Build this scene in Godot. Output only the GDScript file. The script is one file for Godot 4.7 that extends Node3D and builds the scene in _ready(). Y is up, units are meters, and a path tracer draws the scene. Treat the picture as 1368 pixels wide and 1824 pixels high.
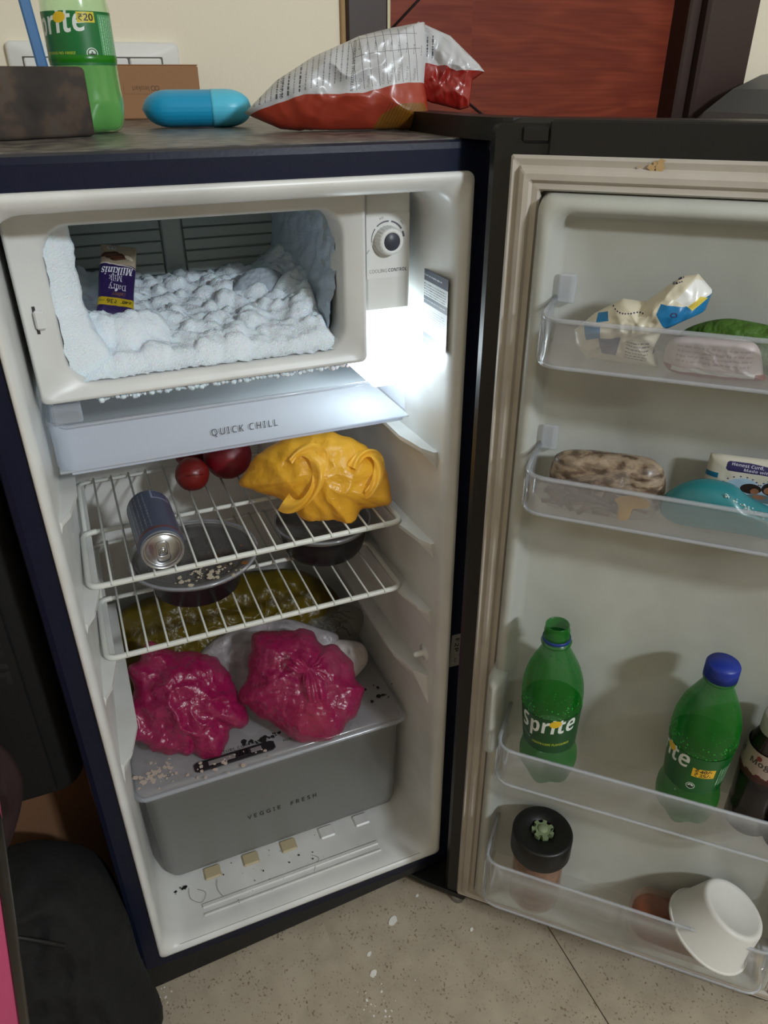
extends Node3D
# An open single-door refrigerator in a room. Rim coordinates: y = 0 at the top of the white door opening; the floor lies G below.
const G := 1.22
const TH := 0.7605                      # turn of the open door
var U := Vector3(cos(TH), 0, sin(TH))   # along the door
var W := Vector3(-sin(TH), 0, cos(TH))  # out of its inner face
var A := Vector3(0.2537, G, 0.07)       # hinge-side corner of the gasket
var used := {}
var noise := FastNoiseLite.new()
var M := {}
var rng := RandomNumberGenerator.new()

func door_at(s: float, y: float, w: float) -> Vector3:
	return A + U * s + W * w + Vector3(0, y, 0)

# ------------------------------------------------------------------ objects
func numbered(called: String) -> String:
	if not used.has(called):
		used[called] = 0
		return called
	used[called] += 1
	return "%s_%03d" % [called, used[called]]

func tag(o, label: String, category: String, group := "", kind := ""):
	if label: o.set_meta("label", label)
	if category: o.set_meta("category", category)
	if group: o.set_meta("group", group)
	if kind: o.set_meta("kind", kind)
	return o

func thing(called: String, label: String, category: String, at := Vector3.ZERO, turn := 0.0, group := "") -> Node3D:
	var o := Node3D.new()
	o.name = numbered(called)
	add_child(o)
	o.position = at
	o.rotation.y = turn
	return tag(o, label, category, group)

func obj(called: String, mesh: Mesh, m: Material, parent: Node3D = null, at := Vector3.ZERO, rot := Vector3.ZERO) -> MeshInstance3D:
	var o := MeshInstance3D.new()
	o.mesh = mesh
	o.material_override = m
	o.position = at
	o.rotation = rot
	if parent == null:
		o.name = numbered(called)
		add_child(o)
	else:
		o.name = called
		var k := 0
		while parent.has_node(NodePath(o.name)):
			k += 1
			o.name = "%s_%03d" % [called, k]
		parent.add_child(o, true)
	return o

func struct(called: String, mesh: Mesh, m: Material, at := Vector3.ZERO) -> MeshInstance3D:
	var o = obj(called, mesh, m, null, at)
	o.set_meta("kind", "structure")
	return o

# ------------------------------------------------------------------ shapes
func begin(smooth := true) -> SurfaceTool:
	var st := SurfaceTool.new()
	st.begin(Mesh.PRIMITIVE_TRIANGLES)
	st.set_smooth_group(0 if smooth else -1)
	return st

func done(st: SurfaceTool) -> ArrayMesh:
	st.generate_normals()
	return st.commit()

func tri(st: SurfaceTool, a: Vector3, b: Vector3, c: Vector3, ua := Vector2.ZERO, ub := Vector2.ZERO, uc := Vector2.ZERO):
	st.set_uv(ua); st.add_vertex(a)
	st.set_uv(ub); st.add_vertex(b)
	st.set_uv(uc); st.add_vertex(c)

func quad(st: SurfaceTool, a: Vector3, b: Vector3, c: Vector3, d: Vector3):   # a top left, b top right, c bottom right, d bottom left, seen from the front
	tri(st, a, b, c, Vector2(0, 0), Vector2(1, 0), Vector2(1, 1))
	tri(st, a, c, d, Vector2(0, 0), Vector2(1, 1), Vector2(0, 1))

# rows[i][j]; outside is on the front when rows rise and columns turn from x to z
func skin(st: SurfaceTool, rows: Array, closed := true, flip := false, uv_fit := true):
	for i in rows.size() - 1:
		var p: PackedVector3Array = rows[i]
		var q: PackedVector3Array = rows[i + 1]
		var n := p.size()
		for j in (n if closed else n - 1):
			var k := (j + 1) % n
			var u0 := float(j) / (n if closed else n - 1)
			var u1 := float(j + 1) / (n if closed else n - 1)
			var v0 := 1.0 - float(i) / (rows.size() - 1)
			var v1 := 1.0 - float(i + 1) / (rows.size() - 1)
			if flip:
				tri(st, p[j], q[k], p[k], Vector2(u0, v0), Vector2(u1, v1), Vector2(u1, v0))
				tri(st, p[j], q[j], q[k], Vector2(u0, v0), Vector2(u0, v1), Vector2(u1, v1))
			else:
				tri(st, p[j], p[k], q[k], Vector2(u0, v0), Vector2(u1, v0), Vector2(u1, v1))
				tri(st, p[j], q[k], q[j], Vector2(u0, v0), Vector2(u1, v1), Vector2(u0, v1))

func cap(st: SurfaceTool, ring: PackedVector3Array, flip := false):
	var c := Vector3.ZERO
	for v in ring: c += v
	c /= ring.size()
	for j in ring.size():
		var k := (j + 1) % ring.size()
		if flip: tri(st, c, ring[k], ring[j])
		else: tri(st, c, ring[j], ring[k])

func box(st: SurfaceTool, lo: Vector3, hi: Vector3, b := 0.002):   # a box with chamfered edges
	b = minf(b, minf(minf(hi.x - lo.x, hi.y - lo.y), hi.z - lo.z) * 0.45)
	var i := Vector3(b, b, b)
	var P := func(x: int, y: int, z: int, ax: int) -> Vector3:   # corner, moved in along the two axes other than ax
		var c := Vector3(hi.x if x else lo.x, hi.y if y else lo.y, hi.z if z else lo.z)
		var d := Vector3(-b if x else b, -b if y else b, -b if z else b)
		d[ax] = 0.0
		return c + d
	var mid := (lo + hi) / 2
	var face := func(v: Array):
		var n: Vector3 = (v[1] - v[0]).cross(v[2] - v[0])
		var c := Vector3.ZERO
		for e in v: c += e
		c /= v.size()
		if n.dot(c - mid) > 0: v.reverse()
		tri(st, v[0], v[1], v[2], Vector2(0, 0), Vector2(1, 0), Vector2(1, 1))
		if v.size() == 4: tri(st, v[0], v[2], v[3], Vector2(0, 0), Vector2(1, 1), Vector2(0, 1))
	for s in 2:
		face.call([P.call(s, 0, 0, 0), P.call(s, 1, 0, 0), P.call(s, 1, 1, 0), P.call(s, 0, 1, 0)])
		face.call([P.call(0, s, 0, 1), P.call(1, s, 0, 1), P.call(1, s, 1, 1), P.call(0, s, 1, 1)])
		face.call([P.call(0, 0, s, 2), P.call(1, 0, s, 2), P.call(1, 1, s, 2), P.call(0, 1, s, 2)])
		for t in 2:
			face.call([P.call(s, t, 0, 0), P.call(s, t, 1, 0), P.call(s, t, 1, 1), P.call(s, t, 0, 1)])
			face.call([P.call(s, 0, t, 0), P.call(s, 1, t, 0), P.call(s, 1, t, 2), P.call(s, 0, t, 2)])
			face.call([P.call(0, s, t, 1), P.call(1, s, t, 1), P.call(1, s, t, 2), P.call(0, s, t, 2)])
			for u in 2:
				face.call([P.call(s, t, u, 0), P.call(s, t, u, 1), P.call(s, t, u, 2)])

func boxm(lo: Vector3, hi: Vector3, b := 0.002) -> ArrayMesh:
	var st := begin(false)
	box(st, lo, hi, b)
	return done(st)

# a rounded rectangle in the xy plane, turning from x to y
func rrect(x0: float, x1: float, y0: float, y1: float, r: float, z: float, n := 5) -> PackedVector3Array:
	var out := PackedVector3Array()
	r = minf(r, minf(x1 - x0, y1 - y0) * 0.49)
	for q in 4:
		var c := Vector2(x1 - r if q in [0, 3] else x0 + r, y1 - r if q < 2 else y0 + r)
		for i in n + 1:
			var a := PI / 2 * (q + float(i) / n)
			out.append(Vector3(c.x + r * cos(a), c.y + r * sin(a), z))
	return out

func flat(ring: PackedVector3Array) -> PackedVector3Array:   # xy ring laid down: (x, y, z) becomes (x, z, -y) ... so that rows rise along y
	var out := PackedVector3Array()
	for v in ring: out.append(Vector3(v.x, v.z, -v.y))
	return out

func rbox(w: float, h: float, d: float, r: float, e := 0.004) -> ArrayMesh:   # base centred at the origin, rounded upright edges, eased top and bottom
	var rows := []
	for k in [[0.0, e], [e * 0.3, e * 0.3], [e, 0.0], [h - e, 0.0], [h - e * 0.3, e * 0.3], [h, e]]:
		var p := flat(rrect(-w / 2 + k[1], w / 2 - k[1], -d / 2 + k[1], d / 2 - k[1], r, k[0], 6))
		p.reverse()
		rows.append(p)
	var st := begin()
	skin(st, rows)
	cap(st, rows[-1])
	cap(st, rows[0], true)
	return done(st)

func lathe(prof: PackedVector2Array, n := 32, lobe = null) -> ArrayMesh:   # (radius, y), rising
	var rows := []
	for p in prof:
		var row := PackedVector3Array()
		for j in n:
			var a := TAU * j / n
			var r: float = p.x * (lobe.call(a, p.y) if lobe != null else 1.0)
			row.append(Vector3(r * cos(a), p.y, r * sin(a)))
		rows.append(row)
	var st := begin()
	skin(st, rows)
	return done(st)

func smooth_curve(pts: PackedVector2Array, steps := 6, closed := false) -> PackedVector2Array:
	var out := PackedVector2Array()
	var n := pts.size()
	for i in (n if closed else n - 1):
		var a := pts[(i - 1 + n) % n if closed else maxi(i - 1, 0)]
		var d := pts[(i + 2) % n if closed else mini(i + 2, n - 1)]
		for k in steps:
			out.append(pts[i].cubic_interpolate(pts[(i + 1) % n], a, d, float(k) / steps))
	if not closed: out.append(pts[n - 1])
	return out

func tube(st: SurfaceTool, pts: PackedVector3Array, r: float, n := 8, closed := false):
	var rows := []
	var up := Vector3(0.123, 0.97, 0.2)
	for i in pts.size():
		var p := pts[(i - 1 + pts.size()) % pts.size()] if closed or i > 0 else pts[0]
		var q := pts[(i + 1) % pts.size()] if closed or i < pts.size() - 1 else pts[-1]
		var t := (q - p).normalized()
		if absf(t.dot(up)) > 0.95: up = Vector3(0.9, 0.1, 0.4)
		var x := up.cross(t).normalized()
		up = t.cross(x).normalized()
		var row := PackedVector3Array()
		for j in n:
			var a := TAU * j / n
			row.append(pts[i] + (x * cos(a) - up * sin(a)) * r)
		rows.append(row)
	if closed: rows.append(rows[0])
	skin(st, rows)
	if not closed:
		cap(st, rows[0], true); cap(st, rows[-1])

func tubem(pts: Array, r: float, n := 8, closed := false) -> ArrayMesh:
	var st := begin()
	tube(st, PackedVector3Array(pts), r, n, closed)
	return done(st)

func arc_path(pts: Array, r: float, n := 5, closed := false) -> PackedVector3Array:   # a polyline with rounded corners
	var out := PackedVector3Array()
	for i in pts.size():
		if not closed and (i == 0 or i == pts.size() - 1):
			out.append(pts[i]); continue
		var p: Vector3 = pts[(i - 1 + pts.size()) % pts.size()]
		var c: Vector3 = pts[i]
		var q: Vector3 = pts[(i + 1) % pts.size()]
		var a := c + (p - c).normalized() * r
		var b := c + (q - c).normalized() * r
		for k in n + 1:
			var t := float(k) / n
			out.append(a.lerp(c, t).lerp(c.lerp(b, t), t))
	return out

func prism(poly: PackedVector2Array, h: float) -> ArrayMesh:   # an outline in xz raised from y = 0 to h
	var st := begin(false)
	var idx := Geometry2D.triangulate_polygon(poly)
	if not Geometry2D.is_polygon_clockwise(poly): poly.reverse(); idx = Geometry2D.triangulate_polygon(poly)
	for s in [0.0, h]:
		for k in range(0, idx.size(), 3):
			var v := [Vector3(poly[idx[k]].x, s, poly[idx[k]].y), Vector3(poly[idx[k + 1]].x, s, poly[idx[k + 1]].y), Vector3(poly[idx[k + 2]].x, s, poly[idx[k + 2]].y)]
			var n: Vector3 = (v[1] - v[0]).cross(v[2] - v[0])
			if (n.y > 0) == (s > 0): v.reverse()
			tri(st, v[0], v[1], v[2])
	var c := Vector2.ZERO
	for p in poly: c += p
	for i in poly.size():
		var p := poly[i]
		var q := poly[(i + 1) % poly.size()]
		quad(st, Vector3(p.x, h, p.y), Vector3(q.x, h, q.y), Vector3(q.x, 0, q.y), Vector3(p.x, 0, p.y))
	return done(st)

func plate(poly: PackedVector2Array, h: float, r := 0.0) -> ArrayMesh:
	return prism(smooth_curve(poly, 5, true) if r > 0 else poly, h)

func ball(rx: float, ry: float, rz: float, n := 28, wob := 0.0, seed_ := 1, dimple := 0.0) -> ArrayMesh:
	noise.seed = seed_; noise.frequency = 0.9; noise.noise_type = FastNoiseLite.TYPE_SIMPLEX_SMOOTH; noise.fractal_octaves = 3
	var rows := []
	for i in n + 1:
		var f := -PI / 2 + PI * i / n
		var row := PackedVector3Array()
		for j in n * 2:
			var a := TAU * j / (n * 2)
			var d := Vector3(cos(f) * cos(a), sin(f), cos(f) * sin(a))
			var k := 1.0 + wob * noise.get_noise_3dv(d * 1.4) - dimple * exp(-pow((1.0 - d.y) / 0.12, 2))
			row.append(Vector3(d.x * rx, d.y * ry, d.z * rz) * k)
		rows.append(row)
	var st := begin()
	skin(st, rows)
	return done(st)

# A soft packet: an outline in mm (xy), swollen by tf to the front and tb to the back, creased.
# opt: amp, freq, seed, sharp, p, jit, pleat [kx, ky, count, amp, reach], floor [Transform3D, y]
func pillow(ol: Array, tf: float, tb: float, opt := {}) -> ArrayMesh:
	var raw := PackedVector2Array()
	for k in range(0, ol.size(), 2): raw.append(Vector2(ol[k], ol[k + 1]) * 0.001)
	var rim: PackedVector2Array
	if opt.get("sharp", false):
		for i in raw.size():
			for k in 8: rim.append(raw[i].lerp(raw[(i + 1) % raw.size()], k / 8.0))
	else: rim = smooth_curve(raw, 8, true)
	if not Geometry2D.is_polygon_clockwise(rim) == false: rim.reverse()   # anticlockwise in y-up
	var c: Vector2 = opt.get("centre", Vector2.ZERO)
	var amp: float = opt.get("amp", 0.004)
	var fr: float = opt.get("freq", 14.0)
	var pw: float = opt.get("p", 2.5)
	var n := FastNoiseLite.new(); n.seed = opt.get("seed", 1); n.frequency = fr; n.fractal_octaves = 2
	var rings: int = opt.get("rings", 26)
	var lo := rim[0]; var hi := rim[0]
	for v in rim: lo = lo.min(v); hi = hi.max(v)
	var st := begin()
	var pl: Array = opt.get("pleat", [])
	var jit: float = opt.get("jit", 0.0)
	for side in [1.0, -1.0]:
		var rows := []
		var uvs := []
		for i in rings + 1:
			var t := float(i) / rings
			var row := PackedVector3Array()
			for j in rim.size():
				var p := c + (rim[j] - c) * t
				if jit: p += (rim[j] - c).normalized() * n.get_noise_2d(rim[j].x * 3.0, rim[j].y * 3.0 + 9.0) * jit * t
				var soft := 1.0 - pow(t, 6.0)
				var h: float = (tf if side > 0 else tb) * pow(maxf(0.0, 1.0 - pow(t, pw)), 0.6)
				var wx := n.get_noise_2d(p.x * 0.6 + 5.0, p.y * 0.6) * 0.02
				h += soft * amp * ((0.35 - absf(n.get_noise_3d(p.x + wx, p.y - wx, side)) * 1.6) + 0.45 * (0.3 - absf(n.get_noise_3d(p.x * 2.6 + wx, p.y * 1.9 + wx, side + 3.0)) * 1.5))
				if pl and side > 0:
					var d := p - Vector2(pl[0], pl[1])
					var ang := d.angle() + n.get_noise_2d(d.x * 2.0, d.y * 2.0) * 0.8
					h += soft * pl[3] * (absf(sin(ang * pl[2] / 2.0)) - 0.6) * exp(-d.length() / pl[4]) * smoothstep(0.0, 0.012, d.length())
					h += pl[3] * 0.8 * exp(-pow(d.length() / 0.012, 2))
				var v := Vector3(p.x, p.y, side * maxf(h, -0.3 * tf))
				if opt.has("floor"):
					var g: Vector3 = opt.floor[0] * v
					if g.y < opt.floor[1]: g.y = opt.floor[1] + 0.0005 + 0.001 * t
					v = opt.floor[0].affine_inverse() * g
				row.append(v)
			rows.append(row)
		for i in rings:
			for j in rim.size():
				var k := (j + 1) % rim.size()
				var q := [rows[i][j], rows[i + 1][j], rows[i + 1][k], rows[i][k]]
				var w := []
				for e in q: w.append(Vector2((e.x - lo.x) / (hi.x - lo.x), 1.0 - (e.y - lo.y) / (hi.y - lo.y)))
				if side > 0:
					tri(st, q[0], q[2], q[1], w[0], w[2], w[1]); tri(st, q[0], q[3], q[2], w[0], w[3], w[2])
				else:
					tri(st, q[0], q[1], q[2], w[0], w[1], w[2]); tri(st, q[0], q[2], q[3], w[0], w[2], w[3])
	return done(st)

func facing(at: Vector3, yaw: float, tilt: float) -> Transform3D:
	return Transform3D(Basis.from_euler(Vector3(tilt, yaw, 0)), at)

# a soft packet as a thing: the node stands at "at" (rim coordinates), yaw and tilt turn its flat side
func packet(called: String, label: String, category: String, at: Vector3, yaw: float, tilt: float, ol: Array, tf: float, tb: float, m: Material, opt := {}, floor_y := -9.0) -> Node3D:
	var o := thing(called, label, category, at + Vector3(0, G, 0))
	o.rotation = Vector3(tilt, yaw, 0)
	if floor_y > -5.0: opt.floor = [Transform3D(Basis.from_euler(Vector3(tilt, yaw, 0)), at), floor_y]
	obj("film", pillow(ol, tf, tb, opt), m, o)
	return o

func flakes(n: int, centre: Vector3, spread: Vector2, size: float, seed_: int, lift := 0.0006) -> ArrayMesh:
	rng.seed = seed_
	var st := begin(false)
	for i in n:
		var c := centre + Vector3(rng.randfn(0, spread.x), lift, rng.randfn(0, spread.y))
		var r := size * (1.0 if n == 1 else 0.25 + 0.75 * pow(rng.randf(), 2.5))
		var k := 6 if n > 1 else 14
		var ring := PackedVector3Array()
		var tilt := Vector3(rng.randf_range(-0.25, 0.25), 1, rng.randf_range(-0.25, 0.25))
		for j in k:
			var a := TAU * j / k
			var d := Vector3(cos(a), 0, sin(a)) * r * (rng.randf_range(0.5, 1.1) if n > 1 else rng.randf_range(0.75, 1.0) * (1.0 - 0.4 * absf(sin(a + 0.6))))
			d.y = absf(d.dot(tilt) * 0.3)
			ring.append(c + d)
		cap(st, ring)
		var low := PackedVector3Array()
		for v in ring: low.append(v - Vector3(0, 0.0006, 0))
		cap(st, low, true)
		skin(st, [low, ring])
	return done(st)

# ------------------------------------------------------------------ pictures and print
func img(w: int, h: int, c: Color) -> Image:
	var i := Image.create(w, h, false, Image.FORMAT_RGBA8)
	i.fill(c)
	return i

func tex(i: Image) -> ImageTexture:
	return ImageTexture.create_from_image(i)

func fill_tri(i: Image, a: Vector2, b: Vector2, c: Vector2, col: Color):
	var y0 := maxi(0, floori(minf(a.y, minf(b.y, c.y))))
	var y1 := mini(i.get_height() - 1, ceili(maxf(a.y, maxf(b.y, c.y))))
	for y in range(y0, y1 + 1):
		var yy := y + 0.5
		var lo := 1e9
		var hi := -1e9
		for e in [[a, b], [b, c], [c, a]]:
			var p: Vector2 = e[0]
			var q: Vector2 = e[1]
			if (p.y <= yy) != (q.y <= yy):
				var x := p.x + (yy - p.y) / (q.y - p.y) * (q.x - p.x)
				lo = minf(lo, x); hi = maxf(hi, x)
		if hi >= lo:
			var x0 := maxi(0, roundi(lo))
			var x1 := mini(i.get_width(), roundi(hi))
			if x1 > x0: i.fill_rect(Rect2i(x0, y, x1 - x0, 1), col)

func poly(i: Image, pts: Array, col: Color):
	var p := PackedVector2Array()
	for k in range(0, pts.size(), 2): p.append(Vector2(pts[k], pts[k + 1]))
	var t := Geometry2D.triangulate_polygon(p)
	for k in range(0, t.size(), 3): fill_tri(i, p[t[k]], p[t[k + 1]], p[t[k + 2]], col)

func disc(i: Image, c: Vector2, rx: float, ry: float, col: Color, rot := 0.0):
	var p := []
	for k in 28:
		var v := Vector2(rx * cos(TAU * k / 28), ry * sin(TAU * k / 28)).rotated(rot) + c
		p.append_array([v.x, v.y])
	poly(i, p, col)

func line(i: Image, a: Vector2, b: Vector2, w: float, col: Color):
	var n := (b - a).normalized().orthogonal() * w / 2
	fill_tri(i, a + n, b + n, b - n, col)
	fill_tri(i, a + n, b - n, a - n, col)

var glyphs := {}
func write(i: Image, txt: String, at: Vector2, size: float, col: Color, rot := 0.0, bold := false, shear := 0.0, fit := 0.0, serif := false):   # at: the left end of the baseline; fit: the width to fill
	var key := txt + str(bold) + str(serif)
	if not glyphs.has(key):
		var f := SystemFont.new()
		f.font_names = PackedStringArray(["Droid Serif" if serif else "Droid Sans"])
		f.font_weight = 700 if bold else 400
		var t := TextMesh.new()
		t.font = f; t.text = txt; t.font_size = 64; t.pixel_size = 1.0 / 64.0; t.depth = 0.0; t.curve_step = 1.0
		t.horizontal_alignment = HORIZONTAL_ALIGNMENT_LEFT
		t.vertical_alignment = VERTICAL_ALIGNMENT_BOTTOM
		var got := PackedVector2Array()
		if t.get_surface_count():
			var arr := t.surface_get_arrays(0)
			var v: PackedVector3Array = arr[Mesh.ARRAY_VERTEX]
			var ix = arr[Mesh.ARRAY_INDEX]
			if ix == null or ix.is_empty():
				for e in v: got.append(Vector2(e.x, e.y))
			else:
				for e in ix: got.append(Vector2(v[e].x, v[e].y))
		glyphs[key] = got
	var g: PackedVector2Array = glyphs[key]
	if g.is_empty(): return
	var x0 := 1e9; var x1 := -1e9; var base := 1e9
	for v in g: x0 = minf(x0, v.x); x1 = maxf(x1, v.x); base = minf(base, v.y)
	var sx := size if fit <= 0.0 else fit / (x1 - x0)
	var tr := func(v: Vector2) -> Vector2:
		var p := Vector2((v.x - x0) * sx + (v.y - base) * shear * size, -(v.y - base) * size)
		return at + p.rotated(rot)
	for k in range(0, g.size(), 3): fill_tri(i, tr.call(g[k]), tr.call(g[k + 1]), tr.call(g[k + 2]), col)

func scribble(i: Image, at: Vector2, w: float, h: float, col: Color, seed_: int, rot := 0.0):   # a line of print too small to read
	rng.seed = seed_
	var x := 0.0
	while x < w:
		var l := rng.randf_range(0.5, 2.2) * h
		var a := at + Vector2(x, 0).rotated(rot)
		line(i, a, at + Vector2(minf(x + l, w), 0).rotated(rot), h * rng.randf_range(0.5, 0.8), col)
		x += l + h * rng.randf_range(0.25, 0.6)

# ------------------------------------------------------------------ materials
func mat(c: Color, rough := 0.5, o := {}) -> StandardMaterial3D:
	var m := StandardMaterial3D.new()
	m.albedo_color = c
	m.roughness = rough
	m.metallic = o.get("metal", 0.0)
	m.metallic_specular = o.get("spec", 0.5)
	if c.a < 1.0 and not o.has("glass"): m.transparency = BaseMaterial3D.TRANSPARENCY_ALPHA
	if o.has("glass"):
		m.refraction_enabled = true; m.refraction_scale = o.glass
	if o.has("back"): m.backlight_enabled = true; m.backlight = o.back
	if o.has("tex"): m.albedo_texture = o.tex
	if o.has("coat"): m.clearcoat_enabled = true; m.clearcoat = o.coat; m.clearcoat_roughness = o.get("coat_rough", 0.1)
	if o.has("sss"): m.subsurf_scatter_enabled = true; m.subsurf_scatter_strength = o.sss
	if o.has("bump"):   # [texture, depth in cm, repeats per metre]
		m.heightmap_enabled = true; m.heightmap_texture = o.bump[0]; m.heightmap_scale = o.bump[1]
	if o.has("tri"):
		m.uv1_triplanar = true; m.uv1_scale = Vector3.ONE * o.tri
	m.texture_filter = BaseMaterial3D.TEXTURE_FILTER_LINEAR_WITH_MIPMAPS
	if o.get("clamp", false): m.texture_repeat = false
	return m

func ntex(freq: float, seed_: int, ramp := [], size := 256, type := FastNoiseLite.TYPE_SIMPLEX_SMOOTH, oct := 4) -> NoiseTexture2D:
	var n := FastNoiseLite.new()
	n.frequency = freq; n.seed = seed_; n.noise_type = type; n.fractal_octaves = oct
	if type == FastNoiseLite.TYPE_CELLULAR: n.cellular_return_type = FastNoiseLite.RETURN_DISTANCE
	var t := NoiseTexture2D.new()
	t.width = size; t.height = size; t.seamless = true; t.noise = n
	if ramp:
		var g := Gradient.new()
		g.offsets = PackedFloat32Array(ramp[0]); g.colors = PackedColorArray(ramp[1])
		t.color_ramp = g
	return t

func ridges(freq: float, seed_: int) -> NoiseTexture2D:   # sharp creases of crumpled film
	var t := ntex(freq, seed_, [], 512)
	var n := t.noise as FastNoiseLite
	n.fractal_type = FastNoiseLite.FRACTAL_RIDGED
	n.fractal_octaves = 3
	n.domain_warp_enabled = true; n.domain_warp_amplitude = 30.0; n.domain_warp_frequency = 0.01
	return t

# ================================================================== the scene
func _ready():
	stage()
	materials()
	room()
	fridge()
	fridge_door()
	shelves()
	bins()
	on_top()
	in_freezer()
	upper_shelf()
	lower_shelf()
	crisper_things()
	door_things()
	beside()
	debris()

func stage():
	var cam := Camera3D.new()
	cam.name = "camera"
	cam.fov = 68.50
	cam.near = 0.02
	cam.transform = Transform3D(Basis.from_euler(Vector3(-0.5234, -0.3944, -0.0029)), Vector3(-0.18, G + 0.0862, 0.7792))
	add_child(cam)
	cam.current = true
	var we := WorldEnvironment.new()
	we.name = "world"
	var e := Environment.new()
	e.background_mode = Environment.BG_COLOR
	e.background_color = Color(0.05, 0.05, 0.055)
	e.tonemap_mode = Environment.TONE_MAPPER_LINEAR
	e.tonemap_exposure = 1.0
	e.sdfgi_enabled = true; e.ssao_enabled = true; e.ssil_enabled = true
	we.environment = e
	add_child(we)

const TUBE_AT := Vector3(0.98, 2.2, 2.52)   # the square lamp on the wall behind the camera
const TUBE_POWER := 6.8
const LAMP_POWER := 0.021

func room_lights():
	var tl := thing("wall_lamp", "white square lamp fixed on the wall facing the refrigerator", "lamp", TUBE_AT)
	obj("fitting", boxm(Vector3(-0.15, -0.15, 0.02), Vector3(0.15, 0.15, 0.078), 0.012), M.white, tl)
	obj("light_panel", boxm(Vector3(-0.13, -0.13, 0.004), Vector3(0.13, 0.13, 0.024), 0.006), M.tube_glow, tl)
	var l := AreaLight3D.new()
	l.name = "wall_lamp_source"
	l.area_size = Vector2(0.24, 0.24)
	l.light_color = Color(0.94, 0.975, 1.0)
	l.light_energy = TUBE_POWER
	l.shadow_enabled = true
	l.position = Vector3(0, 0, -0.004)
	l.rotation = Vector3(-0.15, 0, 0)   # an area light shines along its -z
	tl.add_child(l)

func materials():
	M.wave = ntex(0.02, 3)
	M.crumple = ridges(0.011, 8)
	M.grain = ntex(0.2, 4)
	var dust := ntex(0.012, 11, [[0.0, 0.5, 1.0], [Color(0.88, 0.88, 0.88), Color(1, 1, 1), Color(0.93, 0.92, 0.9)]])
	M.wall = mat(Color(0.90, 0.86, 0.78), 0.8, {"bump": [M.grain, 0.03], "tri": 2.0})
	M.ceiling = mat(Color(0.9, 0.89, 0.86), 0.9)
	M.dark_wood = mat(Color(0.19, 0.125, 0.11), 0.5)
	M.cream = mat(Color(0.84, 0.82, 0.68), 0.7)
	M.white = mat(Color(0.86, 0.86, 0.85), 0.45)
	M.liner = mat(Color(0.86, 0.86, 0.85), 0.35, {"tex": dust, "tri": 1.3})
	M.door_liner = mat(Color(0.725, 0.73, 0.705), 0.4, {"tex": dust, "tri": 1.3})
	M.gasket = mat(Color(0.74, 0.71, 0.67), 0.55, {"tex": ntex(0.02, 21, [[0.0, 0.5, 1.0], [Color(0.93, 0.92, 0.91), Color(1, 1, 1), Color(0.96, 0.95, 0.94)]]), "tri": 1.5})
	M.blue = mat(Color(0.08, 0.098, 0.175), 0.35, {"coat": 0.1, "spec": 0.3, "bump": [M.grain, 0.01], "tri": 4.0})
	M.top = mat(Color(0.46, 0.44, 0.42), 0.4, {"tex": ntex(0.02, 31, [[0.0, 0.5, 0.75, 1.0], [Color(0.45, 0.45, 0.5), Color(0.8, 0.8, 0.8), Color(1.0, 0.98, 0.95), Color(1.3, 1.25, 1.2)]], 512), "tri": 3.0})
	M.black = mat(Color(0.05, 0.05, 0.055), 0.4)
	M.black_soft = mat(Color(0.04, 0.037, 0.038), 0.85, {"bump": [M.wave, 0.4], "tri": 4.0})
	M.wire = mat(Color(0.86, 0.86, 0.83), 0.4)
	M.steel = mat(Color(0.75, 0.75, 0.76), 0.3, {"metal": 1.0})
	M.alu = mat(Color(0.64, 0.69, 0.69), 0.45)
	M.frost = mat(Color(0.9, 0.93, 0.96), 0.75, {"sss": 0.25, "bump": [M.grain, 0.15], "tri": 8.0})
	M.clear = mat(Color(0.85, 0.87, 0.9, 0.03), 0.06)
	M.hazy = mat(Color(0.80, 0.80, 0.81, 0.13), 0.2)
	M.crisper = mat(Color(0.60, 0.60, 0.59, 0.62), 0.4)
	M.print_dark = mat(Color(0.10, 0.10, 0.10), 0.6)
	M.clear_edge = mat(Color(0.8, 0.82, 0.86, 0.3), 0.15)
	M.misty = mat(Color(0.8, 0.82, 0.84, 0.5), 0.45)
	M.tray = mat(Color(0.83, 0.86, 0.93, 0.62), 0.35)
	M.tube_glow = mat(Color(1, 1, 1), 0.5); M.tube_glow.emission_enabled = true; M.tube_glow.emission = Color(0.94, 0.975, 1.0); M.tube_glow.emission_energy_multiplier = 3.0
	M.lamp_glow = mat(Color(1, 1, 1), 0.5); M.lamp_glow.emission_enabled = true; M.lamp_glow.emission = Color(0.93, 0.98, 1.0); M.lamp_glow.emission_energy_multiplier = 1.6
	M.print_grey = mat(Color(0.3, 0.3, 0.32), 0.6)
	M.carton = mat(Color(0.6, 0.44, 0.31), 0.85)

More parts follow.
